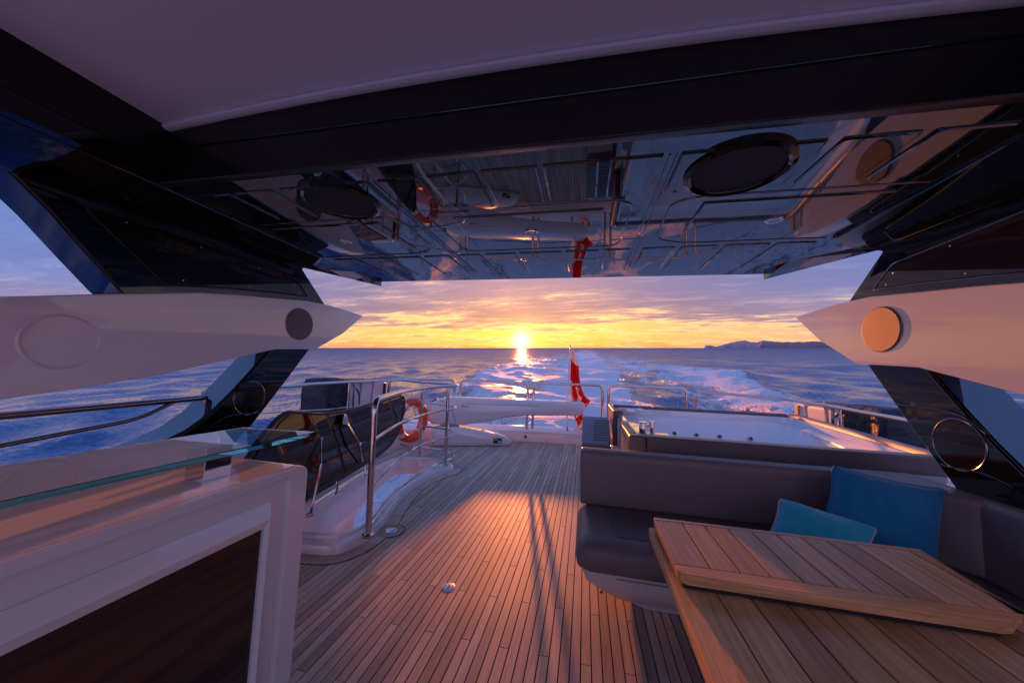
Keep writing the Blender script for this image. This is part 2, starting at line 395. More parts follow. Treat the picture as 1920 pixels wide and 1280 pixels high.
def build_sea():
    view = R(90+12.2)
    a_f = np.linspace(view+R(70), view-R(70), 640)
    a_b = np.linspace(view-R(70), view-R(290), 60)[1:-1]
    ang = np.concatenate([a_f, a_b]); na = len(ang)
    rr = np.concatenate([[2.0], 4.5*(45000/4.5)**(np.linspace(0, 1, 450))]); nr = len(rr)
    A, Rr = np.meshgrid(ang, rr); x = Rr*np.cos(A); y = Rr*np.sin(A)
    step = np.gradient(rr)[:, None]*np.ones_like(A)
    z = np.zeros_like(x)
    for k in range(46):
        lam = 1.6*(28/1.6)**RNG.random(); th = R(205)+RNG.normal(0, .55); ph = RNG.random()*6.28
        kk = 2*math.pi/lam; amp = .0095*lam**.72
        fade = np.clip((lam/step-2.5)/3.0, 0, 1)
        s = np.sin(kk*(x*math.cos(th)+y*math.sin(th))+ph)
        z += amp*fade*(s-.25*np.cos(2*(kk*(x*math.cos(th)+y*math.sin(th))+ph)))
    # ---- the wake: wash in the middle, two breaking arms, foam between them
    wob = (fbm(x/9, y/14, 3, 5)-.5)
    yy = np.maximum(y, 0.01)
    xr = 12.5+.225*yy+wob*5; xl = -(8.5+.19*yy)+wob*5
    ahead = (y > -30)
    fin = lambda t, a, b: np.clip((t-a)/(b-a), 0, 1)
    fade_r = 1-fin(yy, 85, 130); fade_l = 1-fin(yy, 80, 130)
    wr = 2.2+.022*yy
    dr = x-xr; dl = xl-x
    ridge_r = np.exp(-(dr/wr)**2)*fade_r; ridge_l = np.exp(-(dl/wr)**2)*fade_l
    trail_r = np.where(dr < 0, np.exp(dr/(3+.045*yy)), np.exp(-np.maximum(dr, 0)/2.2))*fade_r
    trail_l = np.where(dl < 0, np.exp(dl/(3+.045*yy)), np.exp(-np.maximum(dl, 0)/2.2))*fade_l
    core = np.exp(-(x/(4.6+.022*yy))**4)*(.26+.75*np.exp(-yy/70))
    inside = fin(-dr, 0, 6)*fin(-dl, 0, 6)
    gen = inside*(.50*np.exp(-yy/260)+.16*np.exp(-yy/45))
    far_in = fin(46-np.abs(x+wob*30), 0, 22)*np.exp(-yy/2200)*.52*fin(yy, 40, 120)*(.75+.5*fbm(x/5, y/160, 3, 77))
    foam = .92*trail_r+.85*trail_l+core+gen+far_in+.5*np.exp(-yy/16)*fin(20-np.abs(x), 0, 6)
    foam *= .68+.64*fbm(x/2.2, y/9, 5, 21)
    foam = np.clip(foam*ahead, 0, 1.3)
    z += (.75*ridge_r+.6*ridge_l)*ahead*(.5+1.0*fbm(x/1.4, y/1.6, 4, 3))
    z += np.exp(-(dr-9)**2/30)*.22*fade_r*ahead + np.exp(-(dl-9)**2/30)*.2*fade_l*ahead
    fz = np.clip((4.0/step-1)/2, 0, 1)
    z += (fbm(x/.6, y/.7, 4, 9)-.5)*.12*np.clip(foam, 0, 1)*fz
    z += -.25*np.exp(-(x/5)**2)*np.exp(-yy/60)*ahead
    V = np.stack([x, y, z], -1).reshape(-1, 3)
    idx = np.arange(nr*na).reshape(nr, na); nx = np.roll(idx, -1, 1)
    F = np.stack([idx[:-1], nx[:-1], nx[1:], idx[1:]], -1).reshape(-1, 4)
    me = bpy.data.meshes.new('sea')
    me.vertices.add(len(V)); me.vertices.foreach_set('co', V.ravel())
    me.loops.add(F.size); me.loops.foreach_set('vertex_index', F.ravel().astype(np.int32))
    me.polygons.add(len(F)); me.polygons.foreach_set('loop_start', np.arange(0, F.size, 4, dtype=np.int32)); me.polygons.foreach_set('loop_total', np.full(len(F), 4, np.int32))
    me.update(calc_edges=True); me.validate()
    at = me.attributes.new('foam', 'FLOAT', 'POINT'); at.data.foreach_set('value', foam.ravel().astype(np.float32))
    me.shade_smooth()
    if me.polygons[len(me.polygons)//2].normal.z < 0: me.flip_normals()
    m = bpy.data.materials.new('sea_water'); m.use_nodes = True; nt = m.node_tree; N = NT(nt); b = nt.nodes['Principled BSDF']
    tc = N.n('ShaderNodeTexCoord').outputs['Object']
    fa = N.n('ShaderNodeAttribute', attribute_name='foam').outputs['Fac']
    lace = N.noise(N.mapping(tc, scale=(1, .45, 1)), .62, 10, .72, 1.1)
    fine = N.noise(N.mapping(tc, scale=(1, .7, 1)), 4.5, 9, .74, .5)
    thr = N.m('ADD', N.m('MULTIPLY_ADD', lace, 1.25, .085), N.m('MULTIPLY_ADD', fine, 1.0, -.5))
    fm = N.smooth(N.m('SUBTRACT', N.m('MULTIPLY_ADD', fa, 1.0, .08), thr), -.12, .26)
    N.link(N.mix(fm, (.004, .060, .205), (.80, .81, .85)), b.inputs['Base Color'])
    dist = N.vm('LENGTH', tc, out=1)
    rfar = N.ramp(N.m('DIVIDE', N.m('LOGARITHM', N.m('ADD', dist, 1.0), 10.0), 4.0), [(0.25, .07), (0.45, .13), (0.62, .33), (0.85, .45)])
    N.link(N.m('MAXIMUM', N.m('MULTIPLY', fm, .65), rfar), b.inputs['Roughness'])
    b.inputs['IOR'].default_value = 1.34
    # wave slopes at every scale, from chop down to ripples
    def slopes(scale, det, ro, rot, st):
        x = N.n('ShaderNodeTexNoise'); N.link(N.mapping(tc, scale=(1, st, 1), rot=(0, 0, R(rot))), x.inputs['Vector'])
        x.inputs['Scale'].default_value = scale; x.inputs['Detail'].default_value = det; x.inputs['Roughness'].default_value = ro; x.inputs['Distortion'].default_value = .35
        return N.vm('MULTIPLY', N.vm('SUBTRACT', x.outputs['Color'], (.5, .5, .5)), (1, 1, 0))
    sl_ = N.vm('ADD', N.vm('MULTIPLY', slopes(.12, 6, .72, 20, .8), (.42, .42, 0)), N.vm('MULTIPLY', slopes(2.6, 8, .76, -15, .75), (.95, .95, 0)))
    geo = N.n('ShaderNodeNewGeometry').outputs['Normal']
    bn = N.n('ShaderNodeBump'); bn.inputs['Strength'].default_value = 1.0; bn.inputs['Distance'].default_value = 1.0
    N.link(N.m('MULTIPLY', N.m('MULTIPLY', fine, fm), .28), bn.inputs['Height'])
    nrm = N.vm('NORMALIZE', N.vm('ADD', bn.outputs[0], sl_))
    N.link(nrm, b.inputs['Normal'])
    me.materials.append(m)
    o = bpy.data.objects.new('sea', me); o['kind'] = 'structure'; COL.objects.link(o); TOPS.append((o, (0, 0, 0), False)); BASE[o.name] = (0, 0, 0)
build_sea()

# ------------------------------------------------------------------ headlands on the horizon
def headland(name, dist, prof, depth, m, seed):
    """prof: (pixels right of the camera axis, pixels above the horizon) -> real ridge at that distance"""
    f = Vector((cw[2].x, cw[2].y, 0)).normalized(); r = cw[0]; k = dist/640
    us = np.linspace(prof[0][0], prof[-1][0], 150)*k
    hs = np.interp(us, [p[0]*k for p in prof], [p[1]*k for p in prof])
    rows = [(-.5, -.02), (-.46, .50), (-.38, .70), (-.22, .88), (0, 1.0), (.2, .85), (.5, -.02)]
    V = []; n = len(us)
    for t, hf in rows:
        jit = (fbm(us/140+seed, np.full(n, t*9.0), 4, seed)-.5)
        for i in range(n):
            h = hs[i]*hf*(1+.28*jit[i]*(hf > .1))
            dd = depth*(t+.5)+jit[i]*depth*.25; p = r*us[i]*(1+dd/dist) + f*(dist+dd)
            V.append((p.x, p.y, h-2 if hf > 0 else -6))
    F = [(j*n+i, j*n+i+1, (j+1)*n+i+1, (j+1)*n+i) for j in range(len(rows)-1) for i in range(n-1)]
    o = solo(name, (V, F), m, kind='structure', boat=False, smooth=60); return o
headland('headland', 9000, [(462, 0), (465, 10), (468, 12), (490, 12.5), (530, 12), (560, 13), (590, 12), (612, 13), (640, 16), (700, 18), (800, 22), (900, 15), (960, 2)], 900, 'rock', 2)
headland('far_headland', 14000, [(360, 0), (361, 4.5), (368, 5.5), (376, 4.5), (384, 3), (400, 8), (418, 12.5), (436, 15), (448, 12.5), (460, 11.5), (472, 15.5), (486, 14), (500, 12), (560, 8), (640, 4)], 1400, 'rock_hazed', 5)

# ------------------------------------------------------------------ teak deck, plank by plank
XC = -0.385                                   # centreline of the yacht in this frame
COAM_OUT = [(-2.60, 2.24), (-2.2, 2.24), (-1.80, 2.29), (-1.70, 2.41), (-1.675, 2.57), (-1.70, 2.82), (-1.79, 3.15), (-1.87, 3.5), (-1.885, 3.89), (-1.835, 4.23), (-1.745, 4.455), (-1.775, 4.64), (-1.95, 4.77), (-2.3, 4.79), (-2.58, 4.74), (-2.70, 4.52), (-2.735, 3.99), (-2.66, 3.47), (-2.55, 2.85)]
COAM_IN = [(-2.35, 2.36), (-2.1, 2.36), (-1.87, 2.40), (-1.78, 2.48), (-1.76, 2.60), (-1.79, 2.78), (-1.87, 3.05), (-1.945, 3.42), (-1.965, 3.88), (-1.93, 4.2), (-1.89, 4.37), (-1.91, 4.52), (-2.0, 4.60), (-2.2, 4.63), (-2.44, 4.58), (-2.56, 4.47), (-2.595, 3.99), (-2.517, 3.476), (-2.38, 2.85)]
co = [Vector(p) for p in smoothpath([(x, y, 0) for x, y in COAM_OUT], 5, True)]
ci = [Vector(p) for p in smoothpath([(x, y, 0) for x, y in COAM_IN], 5, True)]
STERN = [(-3.62, 3.0), (-3.60, 4.6), (-3.45, 5.6), (-3.0, 6.25), (-2.3, 6.52), (-1.46, 6.72), (0, 6.92), (1.5, 6.95), (2.6, 6.72), (3.1, 6.1), (3.22, 5.0), (3.05, 3.2)]
def stern_y(x): return float(np.interp(x, [p[0] for p in STERN[2:10]], [p[1] for p in STERN[2:10]]))
def hole(x):
    """Y intervals cut out of the deck by the stairwell at this x"""
    ys = []
    for i in range(len(co)):
        a, b = co[i], co[(i+1) % len(co)]
        if (a.x-x)*(b.x-x) < 0: ys.append(a.y+(b.y-a.y)*(x-a.x)/(b.x-a.x))
    ys.sort()
    return [(p+.03, q-.03) for p, q in zip(ys[::2], ys[1::2]) if q-p > .07]

def build_deck():
    pitch, gap, seglen = .0508, .0060, 1.45
    deckV, deckF = [], []; segs = []
    x = -3.50; i = 0
    while x < 2.2:
        xa, xb = x, x+pitch; xm = (xa+xb)/2
        y0 = -2.2 if xm > -2.7 else 2.0
        if xm < -2.9: y0 = 3.0
        y1 = stern_y(xm)+.02
        hs = sorted(hole(xa)+hole(xm)+hole(xb)); merged = []
        for h in hs:
            if merged and h[0] <= merged[-1][1]: merged[-1] = (merged[-1][0], max(merged[-1][1], h[1]))
            else: merged.append(h)
        spans = []; cur = y0
        for h in merged: spans.append((cur, h[0])); cur = h[1]
        spans.append((cur, y1)); spans = [q for q in spans if q[1]-q[0] > .02]
        for a, b in spans:
            g = box(xa, xb, a, b, -.05, -.006); n = len(deckV); deckV += g[0]; deckF += [tuple(q+n for q in f) for f in g[1]]
            cuts = [a]; k = math.floor((a-(i % 4)*seglen/4)/seglen)+1
            while (i % 4)*seglen/4+k*seglen < b-.05:
                c = (i % 4)*seglen/4+k*seglen
                if c-cuts[-1] > .12: cuts.append(c)
                k += 1
            cuts.append(b)
            for c0, c1 in zip(cuts, cuts[1:]): segs.append((xa+gap/2, xb-gap/2, c0+gap*.4, c1-gap*.4))
        x += pitch; i += 1
    deck = solo('deck', (deckV, deckF), 'caulk', kind='structure', smooth=0)
    def seen(s):
        p = Vector(((s[0]+s[1])/2, (s[2]+s[3])/2, -EYE_DECK)); c = MB @ p
        if c.z < .3: return 1e9
        u, v = c.x/c.z*640, -c.y/c.z*640
        d = p.length
        # things that hide the deck: bar on the left, sofa and table on the right
        if abs(u) > 1000 or v > 760 or s[0] > .62 or (s[0] > .02 and p.y > 2.25) or (s[0] < -1.24 and p.y < 1.2): return 1e9
        return d
    segs.sort(key=seen)
    cache = {}
    for s in segs[:300]:
        key = (round(s[1]-s[0], 4), round(s[3]-s[2], 4))
        if key not in cache:
            cache[key] = _mesh('plank', *box(0, key[0], 0, key[1], -.02, 0), smooth=0); cache[key].materials.append(MATS['teak_deck'])
        o = bpy.data.objects.new('plank', cache[key]); COL.objects.link(o); o.parent = deck; o.location = (s[0], s[2], 0)
    rest = join(*[box(s[0], s[1], s[2], s[3], -.02, 0) for s in segs[300:]])
    o = part('planks', rest, 'teak_deck', deck, smooth=0); o['kind'] = 'stuff'
    # margin boards that follow the curve of the stairwell
    def offs(ring, d):
        out = []
        n = len(ring)
        for k in range(n):
            t = (ring[(k+1) % n]-ring[k-1]).normalized(); out.append(ring[k]+Vector((t.y, -t.x, 0))*d)
        return out
    pts = smoothpath([(x, y, 0) for x, y in COAM_OUT], 5, True)
    sgn = 1 if (offs(pts, .1)[20]-pts[20]).x > 0 else -1
    lo = offs(pts, .115*sgn); lc = offs(pts, .1205*sgn)
    seq = list(range(8, 70))
    def strip(a, b, i0, i1, z0, z1):
        P = [a[k] for k in range(i0, i1+1)]+[b[k] for k in range(i1, i0-1, -1)]
        n = i1-i0+1
        V = [(p.x, p.y, z1) for p in P]+[(p.x, p.y, z0) for p in P]; L = len(P); F = []
        for k in range(n-1): F += [(k, k+1, L-2-k, L-1-k), (L+k+1, L+k, 2*L-1-k, 2*L-2-k)]
        F += [(k, (k+1) % L, L+(k+1) % L, L+k) for k in range(L)]
        return V, F
    part('margin_caulk', strip(pts, lc, 6, 70, -.003, .0022), 'caulk', deck, smooth=0)
    for a, b in ((6, 14), (14, 19), (19, 28), (28, 38), (38, 47), (47, 54), (54, 60), (60, 70)):
        g = strip(pts, lo, a, b, -.002, .0046)
        V = [Vector(v) for v in g[0]]; c = sum(V, Vector())/len(V)
        part('margin_board', ([tuple(c+(v-c)*.985) for v in V], g[1]), 'teak_deck', deck, smooth=0)
    return deck
DECK = build_deck()

# ------------------------------------------------------------------ the yacht's own structure
def build_bulwark():
    t = thing('bulwark', 'low white bulwark with a round drain running along the stern of the deck', 'bulwark', (XC, 6.9, 0))
    path = smoothpath([(x, y, 0) for x, y in STERN], 6)
    prof = [(0, -.08), (0, .17), (.015, .20), (.05, .212), (.20, .275), (.24, .273), (.26, .24), (.26, -.4), (.0, -.4)]
    rings = []
    for i, p in enumerate(path):
        a, b = path[max(i-1, 0)], path[min(i+1, len(path)-1)]; d = (b-a).normalized(); nrm = Vector((-d.y, d.x, 0))
        rings.append([tuple(p+nrm*o+Vector((0, 0, h))) for o, h in prof])
    part('rail_moulding', loft(rings), 'gelcoat', t, smooth=40)
    d = part('drain_ring', lathe((-1.12, 6.755, .105), (.14, -1, 0), [(.036, 0), (.036, .012), (.028, .014), (.026, .006), (.001, .006)], 24), 'chrome', t)
    part('drain_hole', lathe((-1.12, 6.748, .105), (.14, -1, 0), [(.018, 0), (.018, .003)], 16), 'rubber', d)
    for x in (-1.03, -.2, .36): part('cleat', box(x-.02, x+.02, stern_y(x)-.045, stern_y(x)-.025, .0, .010), 'chrome', t, bevel=.004)
build_bulwark()
def build_hull():
    t = thing('yacht_superstructure', 'white superstructure of the yacht beneath the flybridge deck', 'yacht', (XC, 0, -3))
    part('deckhouse', pxy([(-1.6, -8), (2.4, -8), (2.4, 4.4), (1.6, 5.2), (-1.0, 5.2), (-1.6, 4.6)], -4.5, -.06), 'gelcoat', t, bevel=.05)
    part('side_overhang', pxy([(2.2, -8), (2.75, -8), (2.95, 3.0), (3.2, 5.2), (2.9, 6.4), (1.5, 6.98), (0, 6.95), (-2.3, 6.5), (-3.0, 6.2), (-3.5, 5.2), (-3.58, 4.9), (-2.0, 4.9), (-1.62, 4.7), (-1.62, 4.4), (2.2, 4.4)], -.14, -.062), 'gelcoat', t, bevel=.02)
    part('side_overhang', pxy([(-3.6, -8), (-1.62, -8), (-1.62, 2.1), (-2.7, 2.1), (-2.8, 4.9), (-3.58, 4.9), (-3.6, 3.0)], -.14, -.062), 'gelcoat', t, bevel=.02)
build_hull()

def zc(y): return 2.37+.012*(y-1.38)
def build_hardtop():
    t = thing('hardtop', 'glossy black hardtop roof with panelled underside and fabric sunroof', 'roof', (XC, 1.5, 2.3))
    X = lambda v: XC+v
    plan = [(-2.02, 1.40), (2.02, 1.40), (2.02, 2.68), (2.45, 2.74), (2.45, 2.92), (2.04, 3.61), (-2.04, 3.61), (-2.45, 2.92), (-2.45, 2.74), (-2.02, 2.68)]
    ny = [1.40, 2.2, 3.0, 3.72]
    V = [(X(x), y, zc(y)) for x, y in plan]+[(X(x), y, zc(y)+.14) for x, y in plan]; n = len(plan)
    ceil = part('underside', (V, [tuple(range(n)), tuple(range(2*n-1, n-1, -1))]+[(i, n+i, n+(i+1) % n, (i+1) % n) for i in range(n)]), 'black_ceiling', t, smooth=0)
    def panel(x0, x1, y0, y1, th=.009):
        r = .012
        P = fillet([(X(x0), y0, 0), (X(x1), y0, 0), (X(x1), y1, 0), (X(x0), y1, 0)], r, 3, True)
        I = fillet([(X(x0)+.009, y0+.009, 0), (X(x1)-.009, y0+.009, 0), (X(x1)-.009, y1-.009, 0), (X(x0)+.009, y1-.009, 0)], r, 3, True)
        lift = lambda Q, o: [(p.x, p.y, zc(p.y)+o) for p in Q]
        g = loft([lift(P, .002), lift(P, -th*.55), lift(I, -th)], cap=True)
        part('ceiling_panel', g, 'black_ceiling', ceil, smooth=8)
    rows = [(1.53, 1.88, [(.17, .43), (.48, .71), (.78, 1.33), (1.38, 1.64), (1.68, 1.94)], (-.14, .14)),
            (2.02, 2.577, [(1.02, 1.92)], (-.48, .48)),
            (2.747, 3.357, [(.21, .48), (.52, .72), (.81, 1.05), (1.09, 1.35), (1.40, 1.69), (1.73, 1.98)], (-.18, .18))]
    for y0, y1, sides, mid in rows:
        panel(mid[0], mid[1], y0, y1)
        for a, b in sides: panel(a, b, y0, y1); panel(-b, -a, y0, y1)
    def bead(pts, closed=False, r=.0045, rad=.07):
        P = fillet([(X(x), y, zc(y)-.001) for x, y in pts], rad, 6, closed)
        part('ceiling_bead', tube(P, r, 8, closed), 'black_ceiling', ceil)
    bead([(-.64, 1.945), (.64, 1.945), (.62, 2.67), (-.62, 2.67)], True, rad=.11)
    for s in (-1, 1):
        bead([(s*1.99, 1.95), (s*.96, 1.95), (s*.85, 2.01), (s*.86, 2.56), (s*1.06, 2.67), (s*1.99, 2.67)], rad=.1)
        for xx in (.735, .765): bead([(s*xx, 1.54), (s*xx, 3.36)], r=.004)
        sp = part('ceiling_speaker', lathe((X(s*1.06), 1.70, zc(1.70)-.008), (0, 0, -1), [(.225, -.01), (.225, .012), (.205, .022), (.190, .012), (.186, .0)], 48), 'black_gloss', t)
        part('speaker_cone', lathe((X(s*1.06), 1.70, zc(1.70)-.010), (0, 0, -1), [(.186, 0), (.186, .004), (.05, .0045)], 40), 'speaker_dark', sp)
        # drooping outer fin at the aft corners
        V = [(X(s*2.04), 3.63, 2.348), (X(s*2.45), 2.905, 2.362), (X(s*2.04), 3.20, zc(3.20)+.003)]
        V = V+[(x, y, 2.52) for x, y, z in V]
        part('corner_fin', (V, [(0, 1, 2), (3, 5, 4), (0, 3, 4, 1), (1, 4, 5, 2), (2, 5, 3, 0)]), 'black_ceiling', t, smooth=0)
        # side soffit sloping down to the supports
        sec = lambda xin, y: [(X(s*xin), y, 2.372), (X(s*2.20), y, 2.350), (X(s*2.45), y, 2.298), (X(s*2.72), y, 2.33), (X(s*2.76), y, 2.47), (X(s*xin), y, 2.47)]
        part('side_soffit', loft([sec(1.93, -1.6), sec(1.93, 1.36), sec(2.022, 1.44), sec(2.022, 2.66), sec(2.16, 2.78)]), 'black_gloss', t, smooth=25)
        part('soffit_bead', tube(fillet([(X(s*1.96), -1.6, 2.370), (X(s*2.0), 1.38, 2.370), (X(s*2.03), 1.9, 2.371), (X(s*2.03), 2.64, 2.371)], .2), .008, 8), 'black_gloss', t)
        part('recess_wall', box(X(min(s*1.925, s*1.99)), X(max(s*1.925, s*1.99)), -1.6, 1.372, 2.462, 2.80), 'black_satin', t)
    for x in (-1.50, 0, 1.50):
        d = part('downlight', lathe((X(x), 2.30, zc(2.30)-.008), (0, 0, -1), [(.050, -.004), (.050, .004), (.044, .010), (.032, .008), (.031, .002)], 32), 'chrome', t)
        part('lens', lathe((X(x), 2.30, zc(2.30)-.010), (0, 0, -1), [(.031, 0), (.031, .003), (.01, .004)], 24), 'lamp_white', d)
    # beam between sunroof recess and panelled underside
    part('roof_beam', pyz([(1.372, 2.366), (1.372, 2.80), (1.52, 2.80), (1.52, 2.40), (1.41, 2.366)], X(-2.02), X(2.02)), 'black_satin', t, bevel=.006)
    part('beam_trim', tube([(X(-1.93), 1.368, 2.56), (X(1.93), 1.368, 2.575)], .004, 6), 'black_gloss', t)
    # headliner: taut crowned fabric with a rolled hem and one seam
    xs = np.linspace(-1.925, 1.925, 40); ys = list(np.linspace(1.368, .86, 10))+list(np.linspace(.82, -1.6, 22))
    V = []
    for y in ys:
        for x in xs:
            c = 1-(x/1.925)**2
            z = 2.685+.062*c+ .03*math.sin(math.pi*min(max((1.37-y)/.53, 0), 1))*c - (.012 if False else 0) + (.045*math.sin(math.pi*min((.84-y)/2.4, 1))*c if y < .84 else 0)
            V.append((X(x), y, z))
    n = len(xs); F = [(j*n+i, j*n+i+1, (j+1)*n+i+1, (j+1)*n+i) for j in range(len(ys)-1) for i in range(n-1)]
    nv = len(V); V2 = V+[(a, b, c+.02) for a, b, c in V]; F2 = F+[tuple(nv+i for i in f[::-1]) for f in F]
    h = part('headliner', (V2, F2), 'headliner', t, smooth=20)
    hem = [(X(x), 1.352, 2.676+.062*(1-(x/1.925)**2)) for x in xs]
    part('rolled_hem', tube(hem, .026, 10, flat=.6), 'headliner', h)
    return t
build_hardtop()

def build_support(s):
    left = s < 0
    t = thing('hardtop_support', 'black and white swept hardtop support with round speaker, '+('beside the glass-topped bar' if left else 'behind the corner sofa'), 'support', (XC+s*2.6, 2.3, .5), group='hardtop supports')
    xi = XC+s*2.435; X = lambda d: xi+s*d           # d: distance outboard of the inner face
    wing = [(-1.2, 1.10), (.3, 1.46), (1.09, 1.666), (1.467, 1.765), (1.98, 1.894), (2.3, 1.945), (2.613, 1.985), (2.95, 2.03), (3.27, 2.04), (3.79, 2.01), (3.48, 1.752), (3.10, 1.542), (2.9, 1.528), (2.63, 1.508), (2.27, 1.41), (1.78, 1.275), (1.41, 1.20), (1.14, 1.155), (.3, 1.03), (-1.2, .86)]
    # flat moulded panel; the tip is a separate facet bent outboard along a crease
    wing.insert(9, (3.43, 2.036))
    nw = len(wing); ic, ib = 9, 12             # top crease, bottom crease
    def xin(y, z): return X(-.01-.032*(y-2.6)-(max(0, (y-3.40))*.04 if y > 3.45 and z > 1.9 else 0))
    V = [(xin(y, z), y, z) for y, z in wing]+[(X(.17-.035*(y-2.6)), y, z) for y, z in wing]
    main = [i for i in range(nw) if i not in (10, 11)]
    F = [tuple(main), (ic, 10, 11, ib), tuple(nw+i for i in main[::-1]), (nw+ib, nw+11, nw+10, nw+ic)]
    F += [(i, (i+1) % nw, nw+(i+1) % nw, nw+i) for i in range(nw)]
    w = part('wing', (V, F), 'gelcoat', t, bevel=.008, seg=3, smooth=40)
    if left:
        part('oval_recess_ring', torus((X(.030), 1.325, 1.463), (1, -.035, 0), .150, .007, 48, 8, e1=(0, 1, 0), ratio=.97), 'gelcoat', w)
    sp = part('speaker_cover', lathe((X(-.020), 2.87, 1.778), (-s, -.035, 0), [(.155, -.02), (.155, .007), (.151, .0095), (.06, .0097)], 48), 'grille', t, smooth=8)
    part('speaker_rim', torus((X(-.022), 2.87, 1.778), (s, .035, 0), .157, .004, 48, 8), 'plastic_grey', sp)
    up = [(2.90, 2.40), (2.90, 2.345), (3.24, 2.05), (3.10, 1.95), (2.6, 1.93), (1.98, 1.84), (1.56, 1.775), (1.40, 1.96), (1.22, 2.164), (1.03, 2.345), (1.0, 2.40)]
    u = part('upper_pillar', pyz(up, X(.028), X(.30)), 'black_gloss', t, bevel=.012, smooth=40)
    pan = [(1.36, 2.245), (1.50, 2.275), (2.1, 2.255), (2.45, 2.24), (2.79, 2.228), (2.965, 2.085), (2.6, 2.045), (2.1, 1.968), (1.78, 1.905)]
    pp = fillet([(0, y, z) for y, z in pan], .04, 4, True)
    c = sum(pp, Vector())/len(pp)
    rim = [(c+(p-c)*1.035) for p in pp]
    part('panel_gasket', tube([(X(.026), p.y, p.z) for p in rim], .007, 8, True), 'rubber' if left else 'dark_steel', u)
    pa = part('side_panel', prism([(0, p.y, p.z) for p in pp], (X(.018), 0, 0), (X(.035), 0, 0)), 'smoked', t, smooth=30)
    for y, z in ((1.52, 2.235), (1.95, 2.235), (2.42, 2.215), (2.80, 2.16), (2.86, 2.095), (2.35, 2.03), (1.86, 1.955)):
        part('screw', lathe((X(.018), y, z), (-s, 0, 0), [(.006, 0), (.006, .002), (.003, .003)], 10), 'chrome', pa)
    lo = [(3.09, 1.56), (2.78, 1.17), (2.475, .80), (2.30, .62), (2.2, .35), (.4, .35), (1.0, .58), (1.5, .69), (1.83, .80), (2.0, .87), (2.135, .965), (2.28, 1.11), (2.42, 1.27), (2.61, 1.50), (2.66, 1.56)]
    l = part('lower_pillar', pyz(lo, X(.020), X(.30)), 'black_gloss', t, bevel=.014, smooth=50)
    # strips added over both pillars' black fronts; blue sky reflection put into their colour
    def edge(P, name, par):
        n = len(P); nr = []
        for k in range(n):
            a, b = Vector(P[max(k-1, 0)]), Vector(P[min(k+1, n-1)]); d = (b-a).normalized(); q = Vector((-d.y, d.x))
            nr.append(q if q.x < 0 else -q)
        V = []
        for o in (.006, -.004):
            for (y, z), q in zip(P, nr): V += [(X(.040), y+q.x*o, z+q.y*o), (X(.292), y+q.x*o, z+q.y*o)]
        F = []
        for k in range(n-1):
            a = 2*k; b = 2*n+2*k
            F += [(a, a+2, a+3, a+1), (b, b+1, b+3, b+2), (a, b, b+2, a+2), (a+1, a+3, b+3, b+1)]
        F += [(0, 1, 2*n+1, 2*n), (2*n-2, 4*n-2, 4*n-1, 2*n-1)]
        part(name, (V, F), 'sky_sheen_gloss', par, smooth=40)
    edge([(1.545, 1.80), (1.40, 1.96), (1.22, 2.164), (1.045, 2.33)], 'sky_sheen_strip', u)
    edge([(2.60, 1.49), (2.42, 1.27), (2.28, 1.11), (2.135, .965), (2.0, .87), (1.83, .80), (1.5, .69), (1.05, .595)], 'sky_sheen_strip', l)
    rg = part('porthole_trim', torus((X(.018), 2.455, 1.073), (1, 0, 0), .142, .0045, 56, 8), 'dark_steel', t)
    part('porthole_glass', lathe((X(.020), 2.455, 1.073), (-s, 0, 0), [(.139, -.01), (.142, .004), (.10, .006)], 40), 'smoked', rg)
    part('pillar_bead', tube(smoothpath([(X(.024), 2.845, 1.266), (X(.018), 2.78, 1.262), (X(.017), 2.6, 1.262), (X(.018), 2.42, 1.235), (X(.02), 2.30, 1.15)], 6), .007, 8), 'black_gloss', l)
    part('pillar_bead', tube(smoothpath([(X(.024), 2.565, .938), (X(.018), 2.50, .935), (X(.017), 2.35, .945), (X(.018), 2.22, .92), (X(.024), 2.14, .86)], 6), .006, 8), 'black_gloss', l)
    return t
build_support(-1); build_support(1)

def build_side_coamings():
    # inner faces of the flybridge sides
    t = thing('side_coaming', 'white side moulding of the flybridge behind the bar and under the black rail', 'coaming', (-3.0, 1.0, .5))
    part('moulding', pxz([(-2.75, -.05), (-2.80, .55), (-2.86, .64), (-3.25, .68), (-3.45, .5), (-3.5, -.3), (-2.75, -.3)], -2, 2.55), 'gelcoat', t, bevel=.03)
    part('moulding', pxz([(-2.78, .0), (-2.82, .20), (-2.9, .26), (-3.3, .27), (-3.5, .2), (-3.5, -.06), (-2.78, -.06)], 2.52, 3.2), 'gelcoat', t, bevel=.03)
    t = thing('side_coaming', 'white side moulding outboard of the corner sofa under the porthole pillar', 'coaming', (2.5, 1.0, .5))
    part('moulding', pxz([(2.13, -.05), (2.13, .72), (2.18, .79), (2.45, .79), (2.62, .6), (2.7, -.3), (2.08, -.3)], -2, 2.95), 'gelcoat', t, bevel=.03)
build_side_coamings()
